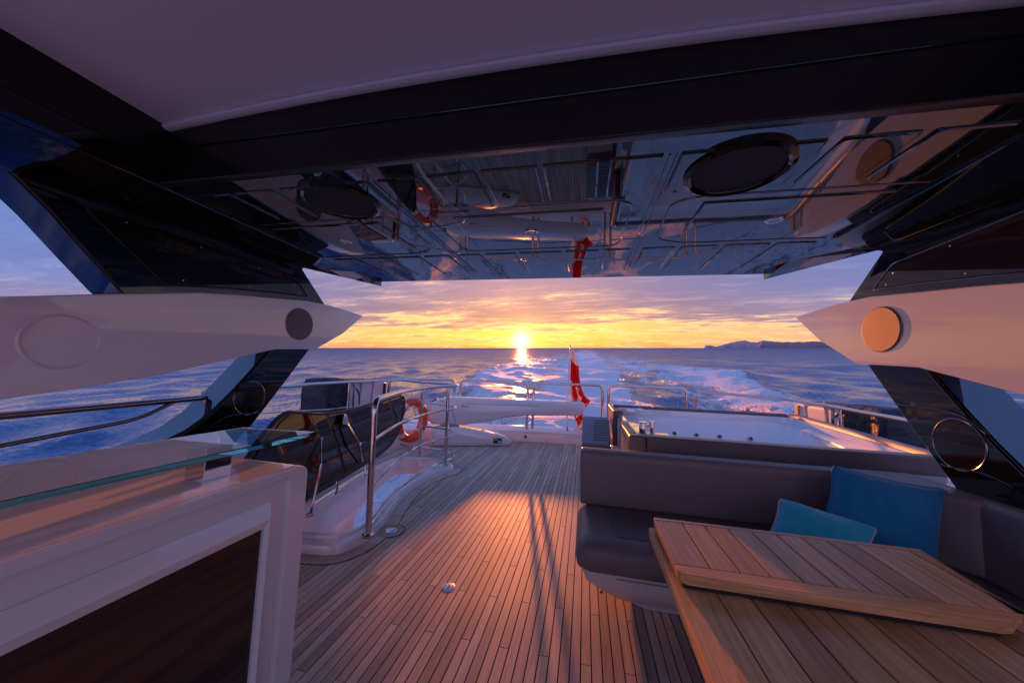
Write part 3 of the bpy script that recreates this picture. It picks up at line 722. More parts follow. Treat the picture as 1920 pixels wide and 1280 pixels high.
#%%OBJECTS
# ------------------------------------------------------------------ wet bar on the left
def build_bar():
    t = thing('wet_bar', 'white wet bar cabinet with dark door and thick glass shelf on a chrome bracket', 'bar', (-1.5, .2, 0))
    y0, y1, zt = -1.6, 1.386, .94
    prof = fillet([(0, y0, 0), (0, y1, 0), (0, y1, zt), (0, y0, zt)], .055, 6, True)
    prof = [(p.y, p.z) for p in prof]
    part('cabinet', pyz(prof, -1.78, -1.262), 'gelcoat', t, smooth=40)
    # raised rim round the front face
    def rr(a, b, c, d, r): return [(0, p.y, p.z) for p in fillet([(0, a, c), (0, b, c), (0, b, d), (0, a, d)], r, 6, True)]
    part('front_rim', frame_poly(rr(y0, y1-.001, .0, zt-.001, .055), rr(y0+.09, 1.292, .02, .905, .03), (-1.264, 0, 0), (-1.234, 0, 0)), 'gelcoat', t, bevel=.006, seg=2)
    d = part('door_frame', frame_poly(rr(-.6, 1.222, .03, .826, .012), rr(-.5, 1.186, .10, .735, .004), (-1.262, 0, 0), (-1.252, 0, 0)), 'gelcoat', t, smooth=20)
    # bevelled inner moulding
    o = rr(-.6, 1.222, .03, .826, .012); i = rr(-.5, 1.186, .10, .735, .004)
    n = len(o); V = [(-1.252, p[1], p[2]) for p in o]+[(-1.226, (p[1]*.35+q[1]*.65), (p[2]*.35+q[2]*.65)) for p, q in zip(o, i)]+[(-1.240, q[1], q[2]) for q in i]+[(-1.258, q[1], q[2]) for q in i]
    F = [(r*n+k, r*n+(k+1) % n, (r+1)*n+(k+1) % n, (r+1)*n+k) for r in range(3) for k in range(n)]
    part('moulding', (V, F), 'gelcoat', d, smooth=40)
    part('door_panel', box(-1.2615, -1.2515, -.51, 1.190, .095, .738), 'door_dark', t)
    part('upstand', pxz([(-1.78, .93), (-1.78, 1.045), (-1.70, 1.045), (-1.675, 1.02), (-1.655, .95), (-1.65, .93)], y0, 1.32), 'gelcoat', t, bevel=.008)
    part('glass_shelf', pxy([(-1.268, y0), (-1.268, 1.452), (-1.66, 1.412), (-1.66, y0)], 1.0475, 1.067), 'bar_glass', t, bevel=.0015, seg=1, smooth=20)
    for y in (.05, 1.045):
        b = part('shelf_bracket', box(-1.475, -1.382, y, y+.10, .938, 1.046), 'chrome', t, bevel=.003)
    part('latch_plate', box(-1.60, -1.54, 1.17, 1.25, .939, .952), 'chrome', t, bevel=.004)
    part('latch_pin', lathe((-1.57, 1.21, .95), (0, 0, 1), [(.014, 0), (.014, .02), (.008, .026)], 14), 'chrome', t)
build_bar()

def build_black_rail():
    t = thing('side_rail', 'dark steel handrail with a lower bar running out of the left edge', 'handrail', (-3.0, 1.0, .6))
    part('top_bar', tube(fillet([(-3.0, -1.6, .985), (-3.0, 1.22, 1.059), (-3.0, 2.215, 1.086), (-3.0, 2.24, .66)], .012, 3), .021, 12), 'dark_steel', t)
    part('lower_bar', tube(fillet([(-3.0, -1.6, .535), (-3.0, 1.237, .905), (-3.0, 1.80, .968), (-3.0, 2.0, 1.07)], .16, 6), .014, 12), 'dark_steel', t)
    part('stanchion', tube([(-3.0, .2, .64), (-3.0, .2, 1.03)], .014, 10), 'dark_steel', t)
build_black_rail()

# ------------------------------------------------------------------ stairwell with its lid and guard rail
def build_stairwell():
    t = thing('stair_hatch', 'white curved stairwell opening with a raised smoked acrylic hatch lid', 'hatch', (-2.2, 3.4, 0))
    n = len(co)
    up = lambda R_, z: [(p.x, p.y, z) for p in R_]
    lerp = lambda a, b, k: [p*(1-k)+q*k for p, q in zip(a, b)]
    part('coaming', loft([up(co, -.05), up(co, .035), up(lerp(co, ci, .10), .062), up(lerp(co, ci, .30), .070), up(lerp(co, ci, .62), .078), up(lerp(co, ci, .72), .102), up(lerp(co, ci, .92), .106), up(ci, .092), [(p.x, p.y, float(np.interp(p.y, [3.5, 4.45], [-.34, -.125]))) for p in ci]], cap=False), 'gelcoat', t, smooth=45)
    part('well_side', join(box(-2.66, -2.62, 2.2, 3.70, -2.2, -.335), box(-2.62, -1.72, 2.2, 2.3, -2.2, -.345)), 'gelcoat', t)
    for k in range(4):
        part('step', box(-2.60, -1.80, 2.32+.22*k, 2.56+.22*k, -.62-.24*k, -.58-.24*k), 'gelcoat', t, bevel=.008)
    # lid: smoked panel hinged on the outboard edge
    h0 = Vector((-2.30, 2.56, .12)); u = Vector((-.1335, .9910, 0)); v = Vector((-.2060, -.0278, .9781)); nn = Vector((.9694, .1306, .2079))
    st = [(-.75, .10), (-.3, .10), (-.02, .11), (.42, .12), (1.03, .14), (1.5, .17), (1.84, .225), (2.08, .33), (2.26, .47), (2.40, .62), (2.455, .76), (2.42, .825), (2.3, .845), (2.13, .832), (1.8, .812), (1.46, .80), (1.1, .785), (.74, .78), (.38, .80), (.2, .828), (.05, .856), (-.06, .862), (-.2, .81), (-.45, .62), (-.75, .36)]
    P = smoothpath([h0+u*a+v*b for a, b in st], 4, True)
    lid = part('lid_panel', prism(P, tuple(nn*-.011), tuple(nn*.011)), 'smoked', t, smooth=40)
    part('lid_seal', tube(P, .019, 8, True), 'rubber', lid)
    c = sum(P, Vector())/len(P)
    part('lid_rim', tube([c+(p-c)*.955+nn*.012 for p in P], .006, 6, True), 'black_gloss', lid)
    L = lambda a, b, o=.02: h0+u*a+v*b+nn*o
    # gas strut
    s = part('gas_strut', tube([Vector((-2.27, 2.615, .115)), L(.18, .36, .09)], .011, 10), 'chrome', t)
    part('strut_rod', tube([L(.18, .36, .09), L(.32, .57)], .006, 10), 'chrome', s)
    part('strut_band', tube([L(.055, .245, .108), L(.085, .285, .104)], .0135, 10), 'red_plastic', s)
    part('strut_foot', box(-2.30, -2.26, 2.59, 2.64, .085, .118), 'chrome', s, bevel=.004)
    part('strut_head', box(*[q for k in range(3) for q in (L(.32, .57)[k]-.014, L(.32, .57)[k]+.014)]), 'chrome', s, bevel=.004)
    a = part('lid_stay', tube([L(.72, .64, .06), L(.85, .40, .09)], .012, 10), 'chrome', t)
    part('stay_joint', lathe(L(.85, .40, .09), tuple(nn), [(.02, -.014), (.02, .014)], 14), 'chrome', a)
    part('stay_rod', tube([L(.85, .40, .09), L(.96, .19, .04)], .010, 10), 'chrome', a)
    part('stay_mount', prism([L(.63, .66, .012), L(.76, .62, .012), L(.74, .74, .012), L(.69, .76, .012)], (0, 0, 0), tuple(nn*.05)), 'chrome', a, bevel=.006)
    for aa in (.46, 1.01):
        hg = part('hinge', prism([L(aa-.07, .02, .02), L(aa+.07, .02, .02), L(aa+.03, .045, .02), L(aa-.03, .045, .02)], (0, 0, 0), tuple(nn*.035)), 'chrome', t, bevel=.006)
        part('hinge_pin', tube([L(aa-.02, .03, .04), L(aa-.005, .13, .04)], .012, 8), 'chrome', hg)
build_stairwell()

def build_stair_rail():
    t = thing('guard_rail', 'polished steel guard rail curving round the open stairwell', 'railing', (-1.7, 3.5, .1))
    curve = [(-1.635, 2.485), (-1.76, 2.9), (-1.88, 3.4), (-1.915, 3.9), (-1.885, 4.25), (-1.826, 4.466), (-1.80, 4.66), (-1.90, 4.86), (-2.15, 5.0), (-2.53, 5.07)]
    def line(z, extra=()):
        return smoothpath([(x, y, z+.012*(y-2.485)) for x, y in curve], 6)
    top = [Vector((-1.625, 2.485, .08)), Vector((-1.642, 2.485, .98))]
    top = fillet([(-1.625, 2.485, .08), (-1.645, 2.485, 1.12), (-1.76, 2.9, 1.128)], .11, 8)[:-1] + line(1.122)[6:] + [Vector((-3.0, 5.25, 1.165))]
    part('top_rail', tube(top, .024, 14), 'chrome', t)
    for z in (.80, .435, .145):
        part('middle_rail', tube(line(z if z > .2 else .118), .013, 10), 'chrome', t)
    for x, y, zz in ((-1.826, 4.466, 1.13), (-2.515, 5.07, 1.15)):
        p = part('post', tube([(x, y, .07 if y < 4.9 else 0), (x-.014, y, zz)], .021, 12), 'chrome', t)
        part('post_flange', lathe((x, y, .07 if y < 4.9 else 0), (0, 0, 1), [(.04, 0), (.04, .014), (.026, .022)], 20), 'chrome', p)
    part('post_flange', lathe((-1.625, 2.485, .072), (0, 0, 1), [(.045, 0), (.045, .018), (.028, .028)], 24), 'chrome', t)
build_stair_rail()

# ------------------------------------------------------------------ deck fittings
t = thing('deck_socket', 'round pale metal plate with a keyhole set into the teak deck', 'deck fitting', (-.829, 2.186, 0))
pl_ = part('plate', lathe((-.829, 2.186, -.004), (0, 0, 1), [(.044, 0), (.044, .0048), (.042, .0058), (.01, .006)], 36), 'lamp_white', t)
part('key_slot', box(-.835, -.823, 2.170, 2.202, .0018, .0026), 'rubber', pl_)
for a in (40, 160, 280): part('screw', lathe((-.829+.030*math.cos(R(a)), 2.186+.030*math.sin(R(a)), .0015), (0, 0, 1), [(.005, 0), (.004, .0015)], 10), 'dark_steel', pl_)
t = thing('deck_filler', 'chrome filler cap in a round teak pad at the stairwell corner', 'deck fitting', (-1.587, 2.754, 0))
part('caulk_ring', lathe((-1.60, 2.752, -.002), (0, 0, 1), [(.128, 0), (.128, .0062)], 40), 'caulk', t)
part('teak_pad', lathe((-1.60, 2.752, -.002), (0, 0, 1), [(.120, 0), (.120, .0078)], 40), 'teak_deck', t)
cp_ = part('cap', lathe((-1.587, 2.754, .002), (0, 0, 1), [(.050, 0), (.050, .006), (.042, .008), (.036, .005)], 32), 'chrome', t)
part('cap_centre', lathe((-1.587, 2.754, .003), (0, 0, 1), [(.035, 0), (.035, .0035)], 24), 'dark_steel', cp_)

# ------------------------------------------------------------------ stern rail, hoop by hoop
def hoop(name_label, a, b, zt, lower=(.78, .45), za=.2, zb=.2):
    a = Vector((*a, 0)); b = Vector((*b, 0))
    t = thing('rail_hoop', name_label, 'railing', tuple((a+b)/2+Vector((0, 0, .2))), group='steel hoops of the stern rail')
    part('hoop_tube', tube(fillet([a+Vector((0, 0, za)), a+Vector((0, 0, zt)), b+Vector((0, 0, zt+.004)), b+Vector((0, 0, zb))], .11, 8), .027, 12), 'chrome', t)
    for z in lower: part('cross_bar', tube([a+Vector((0, 0, z)), b+Vector((0, 0, z))], .010, 8), 'chrome', t)
    for p in (a, b): part('foot', lathe(tuple(p+Vector((0, 0, .205))), (0, 0, 1), [(.036, 0), (.036, .02), (.024, .03)], 16), 'chrome', t)
hoop('steel rail hoop on the stern corner behind the stairwell rail', (-3.50, 5.70), (-2.51, 6.40), 1.15, (.76, .42))
hoop('steel rail hoop above the left half of the white crane arm', (-2.44, 6.55), (-1.125, 6.90), 1.15)
hoop('steel rail hoop in front of the red flag', (-1.015, 6.95), (.346, 7.0), 1.155)
hoop('steel rail hoop behind the left end of the hot tub', (.46, 7.02), (1.88, 7.04), 1.17)
t = thing('side_guard_rail', 'long steel rail sweeping from the stern along the hot tub side', 'railing', (3.0, 6.0, .3))
rp = fillet([(2.03, 7.02, .2), (2.03, 7.02, 1.125), (3.2, 6.42, 1.09), (3.27, 5.44, 1.066), (3.2, 4.35, 1.04), (3.05, 3.1, 1.01)], .14, 8)
part('top_rail', tube(rp, .0235, 12), 'chrome', t)
for y, x in ((5.46, 3.27), (5.30, 3.26), (3.6, 3.1)): part('post', tube([(x, y, .2), (x, y, 1.05)], .020, 10), 'chrome', t)
part('middle_rail', tube([(2.03, 7.02, .6), (3.2, 6.42, .6), (3.26, 5.4, .6), (3.1, 3.4, .6)], .010, 8), 'chrome', t)
t = thing('side_guard_rail', 'long steel rail along the left side above the smoked hatch lid', 'railing', (-3.5, 4.5, .3))
part('top_rail', tube(smoothpath([(-3.42, 2.5, 1.085), (-3.48, 3.46, 1.105), (-3.5, 4.0, 1.118), (-3.5, 5.05, 1.13), (-3.47, 5.5, 1.13), (-3.3, 5.85, 1.135)], 6), .0225, 12), 'chrome', t)
part('middle_rail', tube([(-3.42, 2.5, .86), (-3.5, 3.4, .81), (-3.5, 4.2, .755), (-3.5, 5.6, .73)], .011, 8), 'chrome', t)
for y in (4.60, 4.72, 5.62): part('post', tube([(-3.5, y, .2), (-3.5, y, 1.12)], .018, 10), 'chrome', t)

# ------------------------------------------------------------------ crane
def build_crane():
    t = thing('deck_crane', 'white tender crane with its long arm folded along the stern', 'crane', (-2.3, 6.0, 0))
    def loc(o, deg):
        a = Vector((math.cos(R(deg)), math.sin(R(deg)), 0)); b = Vector((-a.y, a.x, 0)); o = Vector((*o, 0))
        return lambda s, w, z: o+a*s+b*w+Vector((0, 0, z))
    f = loc((-2.62, 5.72), 23)
    bp = [(0, 0), (1.38, 0), (1.44, .03), (1.45, .085), (1.38, .155), (1.20, .205), (.95, .25), (.72, .295), (.50, .33), (.34, .345), (.02, .335), (-.02, .3), (-.02, .04)]
    def shell(P, w, name, m, inset=.04):
        c = Vector((sum(p[0] for p in P)/len(P), sum(p[1] for p in P)/len(P)))
        def ring(k, ww, frame): return [tuple(frame(c.x+(a-c.x)*k, ww, max(0, c.y+(b-c.y)*(k if b > .02 else 1)))) for a, b in P]
        return ring
    def body(P, frame, w, name, round_=.05):
        dense = [(p.x, p.z) for p in fillet([(a, 0, b) for a, b in P], .05, 4, True)]
        c = (sum(p[0] for p in dense)/len(dense), sum(p[1] for p in dense)/len(dense))
        nr = []
        n = len(dense)
        for k in range(n):
            a, b = Vector(dense[k-1]), Vector(dense[(k+1) % n]); d = (b-a).normalized(); nr.append(Vector((d.y, -d.x)))
        sg = 1 if sum((Vector(p)-Vector(c)).dot(q) for p, q in zip(dense, nr)) > 0 else -1
        rings = []
        for ins, ww in ((.05, 0), (.022, .008), (.006, .028), (0, .06), (0, w-.06), (.006, w-.028), (.022, w-.008), (.05, w)):
            rings.append([tuple(frame(p[0]-q.x*sg*ins*round_/.05, ww, max(p[1]-q.y*sg*ins*round_/.05, .002))) for p, q in zip(dense, nr)])
        return part(name, loft(rings), 'gelcoat', t, smooth=50)
    base = body(bp, f, .40, 'crane_base')
    # sticker plate and vents on the near face of the base
    st = part('warning_label', prism([f(1.10, -.001, .055), f(1.25, -.001, .055), f(1.25, -.001, .15), f(1.10, -.001, .15)], (0, 0, 0), tuple(f(0, -.003, 0)-f(0, 0, 0))), 'rubber', base)
    part('label_print', prism([f(1.115, -.004, .105), f(1.18, -.004, .105), f(1.18, -.004, .142), f(1.115, -.004, .142)], (0, 0, 0), tuple(f(0, -.002, 0)-f(0, 0, 0))), 'sticker_gold', st)
    part('label_print', prism([f(1.185, -.004, .066), f(1.235, -.004, .066), f(1.235, -.004, .10), f(1.185, -.004, .10)], (0, 0, 0), tuple(f(0, -.002, 0)-f(0, 0, 0))), 'tape', st)
    part('drain_plug', lathe(f(.98, .0, .045), tuple(f(0, -1, 0)-f(0, 0, 0)), [(.012, 0), (.012, .004), (.008, .005)], 12), 'rubber', base)
    part('base_catch', prism([f(.90, .18, .262), f(.96, .18, .252), f(.96, .22, .252), f(.90, .22, .262)], (0, 0, 0), (0, 0, .018)), 'chrome', base, bevel=.003)
    g = loc((-2.83, 5.84), 12)
    ap = [(.02, .45), (.0, .54), (.02, .65), (.12, .775), (.26, .825), (.40, .860), (2.86, .862), (2.92, .82), (2.92, .69), (2.84, .612), (1.86, .575), (1.48, .525), (1.10, .43), (.72, .362), (.28, .352), (.12, .36)]
    arm = body(ap, g, .36, 'crane_arm')
    part('arm_groove', tube([g(.62, -.001, .755), g(2.1, -.001, .765)], .003, 6), 'plastic_grey', arm)
    part('arm_lettering', prism([g(.665, -.002, .695), g(.69, -.002, .695), g(.69, -.002, .725), g(.665, -.002, .725)], (0, 0, 0), tuple(g(0, -.002, 0)-g(0, 0, 0))), 'letter', arm)
    part('arm_lettering', prism([g(.705, -.002, .703), g(.80, -.002, .703), g(.80, -.002, .712), g(.705, -.002, .712)], (0, 0, 0), tuple(g(0, -.002, 0)-g(0, 0, 0))), 'letter', arm)
    part('knuckle_seam', tube(smoothpath([g(.56, -.003, .42), g(.52, -.004, .55), g(.42, -.004, .70), g(.26, -.003, .81)], 6), .005, 6), 'plastic_grey', arm)
    part('arm_vent', prism([g(.10, .06, .748), g(.19, .06, .80), g(.19, .2, .80), g(.10, .2, .748)], (0, 0, .002), (-.01, 0, .022)), 'rubber', arm)
    for s_ in (1.95, 2.3, 2.65): part('arm_stud', lathe(g(s_, .12, .858), (0, 0, 1), [(.016, 0), (.014, .012), (.006, .018)], 12), 'chrome', arm)
    part('turntable', lathe(f(.30, .20, .325), (0, 0, 1), [(.17, 0), (.17, .05)], 32), 'plastic_grey', t)
build_crane()

# ------------------------------------------------------------------ flagstaff and flag
t = thing('flagstaff', 'slim white flagstaff standing on the stern bulwark', 'flagpole', (-.325, 7.02, .22))
part('staff', tube([(-.325, 7.03, .2), (-.335, 7.05, .9), (-.305, 7.08, 1.93)], [.017, .016, .012], 12), 'lamp_white', t)
part('truck', lathe((-.305, 7.08, 1.93), (0, 0, 1), [(.012, 0), (.02, .008), (.014, .02), (.003, .026)], 14), 'lamp_white', t)
part('socket', lathe((-.325, 7.03, .215), (0, 0, 1), [(.04, 0), (.04, .02), (.024, .03), (.022, .10)], 16), 'chrome', t)
def build_flag():
    zs = np.linspace(1.86, .25, 90); nv = 26
    wz = lambda z: float(np.interp(z, [.25, .32, .45, .6, .72, .80, .88, .95, 1.1, 1.3, 1.5, 1.7, 1.86], [.12, .23, .21, .22, .30, .36, .40, .31, .25, .205, .165, .10, .03]))
    x0 = lambda z: float(np.interp(z, [.25, .4, .6, .8, 1.0, 1.86], [-.19, -.16, -.24, -.275, -.29, -.285]))
    V = []; mi = []
    for z in zs:
        for k in range(nv):
            v = k/(nv-1)
            x = x0(z)+wz(z)*v+.012*math.sin(9*z+6*v)*v
            y = 7.06+.075*math.sin(v*11+z*2.3)*(.25+.75*(1-abs(z-.8)/1.2))+.03*math.sin(z*8+v*3)
            V.append((x, y, z+.05*v*math.sin(4*z)-.02*math.sin(v*9)))
    F = []; n = nv
    for j in range(len(zs)-1):
        for k in range(nv-1):
            F.append((j*n+k, j*n+k+1, (j+1)*n+k+1, (j+1)*n+k)); z = zs[j]; v = k/(nv-1)
            white = z > 1.70-.28*v*(1 if v < .8 else 1.3) and z > 1.58-.06*(1-v) or (v < .14 and z < 1.25) or (z < .37+.03*math.sin(v*14)) or v > .955 or (.8 < z < 1.12 and abs(v-(.50+.35*(z-.96))) < .085+.04*math.sin(z*24)) or (.52 < z < .60 and .2 < v < .75)
            mi.append(1 if white else 0)
    o = solo('flag', (V, F), 'red_flag', 'red ensign with white border and cross drooping from the flagstaff', 'flag', base=(-.3, 7.06, .8), smooth=180)
    # from_pydata keeps face order
    o.data.materials.append(MATS['white_flag']); o.data.polygons.foreach_set('material_index', mi)
    sm = o.modifiers.new('thickness', 'SOLIDIFY'); sm.thickness = .0015
build_flag()

# ------------------------------------------------------------------ lifebuoy
def build_buoy():
    c = Vector((-2.945, 5.55, .468)); ax = Vector((.97, -.24, 0)).normalized(); e1 = Vector((0, 0, 1)); e2 = ax.cross(e1)
    t = thing('lifebuoy', 'orange lifebuoy with white bands hanging beside the stairwell rail', 'lifebuoy', tuple(c-Vector((0, 0, .4))))
    Rm, r = .315, .088
    at = lambda a, rr=Rm: c+e1*math.cos(a)*rr+e2*math.sin(a)*rr
    part('ring', tube([at(2*math.pi*k/64) for k in range(64)], r, 18, True, flat=.78), 'orange', t)
    for a in (40, 130, 222, 318):
        part('band', tube([at(R(a-6+1.5*k)) for k in range(9)], r+.003, 18, flat=.78), 'tape', t)
    for a0 in (2, 180):
        for k in range(9):
            a = R(a0-20+4.6*k)
            q = at(a, Rm+.008)+ax*(r*.80)
            d = (at(a+.01)-at(a)).normalized(); nrm = (at(a)-c).normalized(); h = .017+.004*(k % 2); w_ = .009
            part('lettering', prism([q-d*w_-nrm*h, q+d*w_-nrm*h, q+d*w_+nrm*h, q-d*w_+nrm*h], tuple(-ax*.012), tuple(ax*.0015)), 'letter', t)
    rope = []
    for k in range(97):
        a = 2*math.pi*k/96; sag = .5-.5*math.cos(4*(a-R(40)))
        rope.append(at(a, Rm+r*.98-.0+.03*sag*(1 if True else 0)-.06*sag)+ax*(.02+.05*sag))
    part('grab_line', tube(rope[:-1], .006, 6, True), 'rope', t)
    part('hanging_cord', tube(smoothpath([at(R(10), Rm-.06)+ax*.08, c+ax*.09+e1*.14+e2*.03, c+ax*.09+e1*.02-e2*.05, c+ax*.09+e1*.10-e2*.12, at(R(-25), Rm-.06)+ax*.08], 8), .005, 6), 'rope', t)
    part('cradle', tube(smoothpath([at(R(150), Rm+.12)-ax*.02, at(R(165), Rm+.125)+ax*.10, at(R(182), Rm+.13)+ax*.13, at(R(200), Rm+.125)+ax*.10, at(R(212), Rm+.12)-ax*.02], 6), .010, 8), 'chrome', t)
build_buoy()
t = thing('white_canister', 'white rounded canister with a red mark lying under the lifebuoy', 'canister', (-3.2, 4.8, 0))
part('shell', lathe((-3.42, 4.55, .125), (.62, .78, 0), [(.02, -.02), (.075, .0), (.115, .04), (.128, .10), (.128, .42), (.115, .48), (.075, .52), (.02, .535)], 28), 'lamp_white', t)
part('mark', lathe((-3.42, 4.55, .125), (.62, .78, 0), [(.1285, .22), (.1292, .24), (.1292, .27), (.1285, .29)], 28), 'red_plastic', t)

# ------------------------------------------------------------------ life rafts hung outside the rails
def build_raft(s):
    left = s < 0
    if left:
        t = thing('life_raft', 'white life raft case half under a navy cover on the left rail', 'life raft', (-3.75, 5.0, .5), group='life rafts strapped outside the side rails')
        X0, X1 = -4.02, -3.56; ca, cb, wa, wb, z0, z1 = 4.24, 4.72, 4.66, 5.72, .52, 1.12
    else:
        t = thing('life_raft', 'white life raft case half under a navy cover on the right rail', 'life raft', (3.5, 5.5, .5), group='life rafts strapped outside the side rails')
        X0, X1 = 3.33, 3.76; ca, cb, wa, wb, z0, z1 = 4.72, 5.45, 5.30, 6.42, .48, 1.06
    part('case', box(X0, X1, wa, wb, z0, z1), 'raft_white', t, bevel=.07, seg=5, smooth=50)
    # wrinkled cover: bulging rounded box
    bm = []
    ny, na = 14, 36; V = []; F = []
    for j in range(ny):
        f = j/(ny-1); y = ca+(cb-ca)*f; k = (1-abs(2*f-1)**6)**.5*.10+.9 if 0 < f < 1 else .86
        for i in range(na):
            a = 2*math.pi*i/na; ca_, sa_ = math.cos(a), math.sin(a)
            e = .42
            px_ = math.copysign(abs(ca_)**e, ca_); pz_ = math.copysign(abs(sa_)**e, sa_)
            wr = 1+.018*math.sin(9*a+7*f)+.014*math.sin(17*f*3+5*a)
            V.append(((X0+X1)/2+px_*(X1-X0)/2*1.07*k*wr, y, (z0+z1)/2+pz_*(z1-z0)/2*1.13*k*wr+.02))
    for j in range(ny-1):
        for i in range(na): F.append((j*na+i, j*na+(i+1) % na, (j+1)*na+(i+1) % na, (j+1)*na+i))
    F += [tuple(range(na))[::-1], tuple((ny-1)*na+i for i in range(na))]
    part('cover', (V, F), 'navy_cover', t, smooth=60)
    part('top_flap', pxy([(X0-.01, wa), (X1+.01, wa), (X1+.01, wb-.25), (X0-.01, wb-.25)], z1+.004, z1+.03), 'navy_cover', t, bevel=.012)
    xf = X1+.004 if left else X0-.004
    for y in ((4.98, 5.30) if left else (5.72, 6.18)):
        d = .035
        part('strap', prism([(0, y-d/2, z1+.06), (0, y+d/2, z1+.06), (0, y+d/2-.05, z0+.15), (0, y-d/2-.05, z0+.15)], (xf-.004, 0, 0), (xf+.004, 0, 0)), 'strap', t)
    part('web', tube(smoothpath([(xf, wa+.10, z1-.05), (xf, wa+.24, z1-.16), (xf, wa+.28, z1-.28), (xf, wa+.27, z0+.08)], 6), .012, 6), 'rubber', t)
    part('release_unit', box(xf-.02, xf+.02, wb-.12, wb-.03, z0+.25, z1-.05), 'sticker_gold' if not left else 'rubber', t, bevel=.01)
    part('cradle_arm', tube([(xf+s*.05, wa+.12, .2), (xf+s*.05, wa+.12, z0+.02), (X0 if left else X1, wa+.12, z0-.01)], .016, 8), 'chrome', t)
    part('cradle_arm', tube([(xf+s*.05, wb-.2, .2), (xf+s*.05, wb-.2, z0+.02), (X0 if left else X1, wb-.2, z0-.01)], .016, 8), 'chrome', t)
build_raft(-1); build_raft(1)

# ------------------------------------------------------------------ hot tub
def build_tub():
    t = thing('hot_tub', 'white hot tub with grey padded rim, chrome taps and jets', 'hot tub', (1.7, 4.6, 0))
    def poly(P, z, r=.18): return [(p.x, p.y, z) for p in fillet([(x, y, 0) for x, y in P], r, 5, True)]
    OUT = [(.465, 3.12), (2.44, 3.12), (2.62, 3.36), (3.08, 5.92), (2.98, 6.02), (.47, 5.99)]
    IN = [(.66, 3.62), (2.30, 3.60), (2.50, 3.80), (2.84, 5.36), (2.62, 5.72), (.80, 5.66)]
    MID = [(.80, 3.80), (2.22, 3.80), (2.38, 3.95), (2.66, 5.24), (2.48, 5.54), (.94, 5.50)]
    FLO = [(1.0, 4.05), (2.1, 4.05), (2.2, 4.15), (2.42, 5.05), (2.3, 5.22), (1.1, 5.2)]
    g = loft([poly(OUT, .0, .05), poly(OUT, .82, .05), poly([(x*.995+.008, y*.995+.02) for x, y in OUT], .842, .05), poly([(x*.965+.06, y*.965+.163) for x, y in OUT], .840, .05), poly([(x*.96+.068, y*.96+.186) for x, y in OUT], .755, .05), poly(IN, .742), poly([(x*.985+.026, y*.985+.069) for x, y in IN], .70), poly(MID, .42), poly([(x*.97+.05, y*.97+.14) for x, y in MID], .40), poly(FLO, .22)], cap=True)
    part('shell', g, 'gelcoat', t, smooth=22)
    lb = dict(bevel=.018, seg=3, smooth=50)
    part('front_pad', box(.365, .500, 3.0, 3.13, .44, .902), 'leather_dark', t, **lb)
    part('front_pad', box(.504, 2.46, 3.0, 3.13, .44, .902), 'leather_dark', t, **lb)
    part('left_pad', box(.366, .455, 3.135, 3.85, .36, .902), 'leather', t, **lb)
    part('end_board', box(.395, .455, 5.10, 6.03, .12, .885), 'leather_dark', t, bevel=.012, smooth=50)
    part('end_board_cap', box(.40, .53, 5.04, 5.098, .79, .888), 'leather_dark', t, bevel=.01, smooth=50)
    part('end_panel', box(.458, .575, 5.05, 5.15, .02, .786), 'gelcoat', t, bevel=.01)
    part('step_lid', box(.36, .468, 4.0, 5.03, .02, .42), 'gelcoat', t, bevel=.015)
    part('rear_pad', box(.46, 3.02, 6.005, 6.09, .70, .885), 'leather_dark', t, bevel=.02, smooth=50)
    sp = [(2.48, 3.13), (2.62, 3.36), (3.08, 5.92), (3.05, 6.08)]
    part('side_pad', loft([[(x+dx, y, z) for dx, z in ((-.005, .80), (.0, .872), (.02, .888), (.06, .888), (.085, .87), (.085, .60), (.0, .60))] for x, y in sp]), 'leather', t, smooth=50)
    for x, y, r, h in ((.545, 3.46, .036, .11), (.632, 3.50, .022, .115)):
        tp = part('tap', lathe((x, y, .842), (0, 0, 1), [(r*1.25, 0), (r*1.25, .012), (r, .016), (r, h), (r*.92, h+.006)], 24), 'chrome', t)
    part('tap_ledge', box(.47, .80, 3.14, 3.62, .70, .843), 'gelcoat', t, bevel=.015)
    part('tap_spout', box(.575, .60, 3.44, 3.48, .92, .938), 'chrome', t, bevel=.004)
    for x in (1.32, 1.62, 1.93, 2.33):
        j = part('jet', lathe((x, 5.585, .545), (0, -1, .35), [(.034, -.01), (.034, .008), (.024, .014), (.016, .006)], 24), 'chrome', t)
        part('jet_nozzle', lathe((x, 5.577, .548), (0, -1, .35), [(.014, 0), (.012, .012)], 14), 'rubber', j)
    for x, y in ((.70, 5.36), (.86, 5.60)):
        part('control_panel', prism([(x-.06, y-.05, .848), (x+.06, y+.02, .848), (x+.03, y+.16, .866), (x-.09, y+.09, .866)], (0, 0, 0), (0, 0, .008)), 'panel_blue', t, bevel=.002)
    part('headrest', prism([(2.20, 3.18, .846), (2.41, 3.18, .846), (2.50, 3.36, .846), (2.28, 3.36, .846)], (0, 0, 0), (0, 0, .018)), 'plastic_grey', t, bevel=.006)
    part('rear_tray', box(.56, .86, 5.80, 5.96, .842, .850), 'lamp_white', t, bevel=.003)
build_tub()

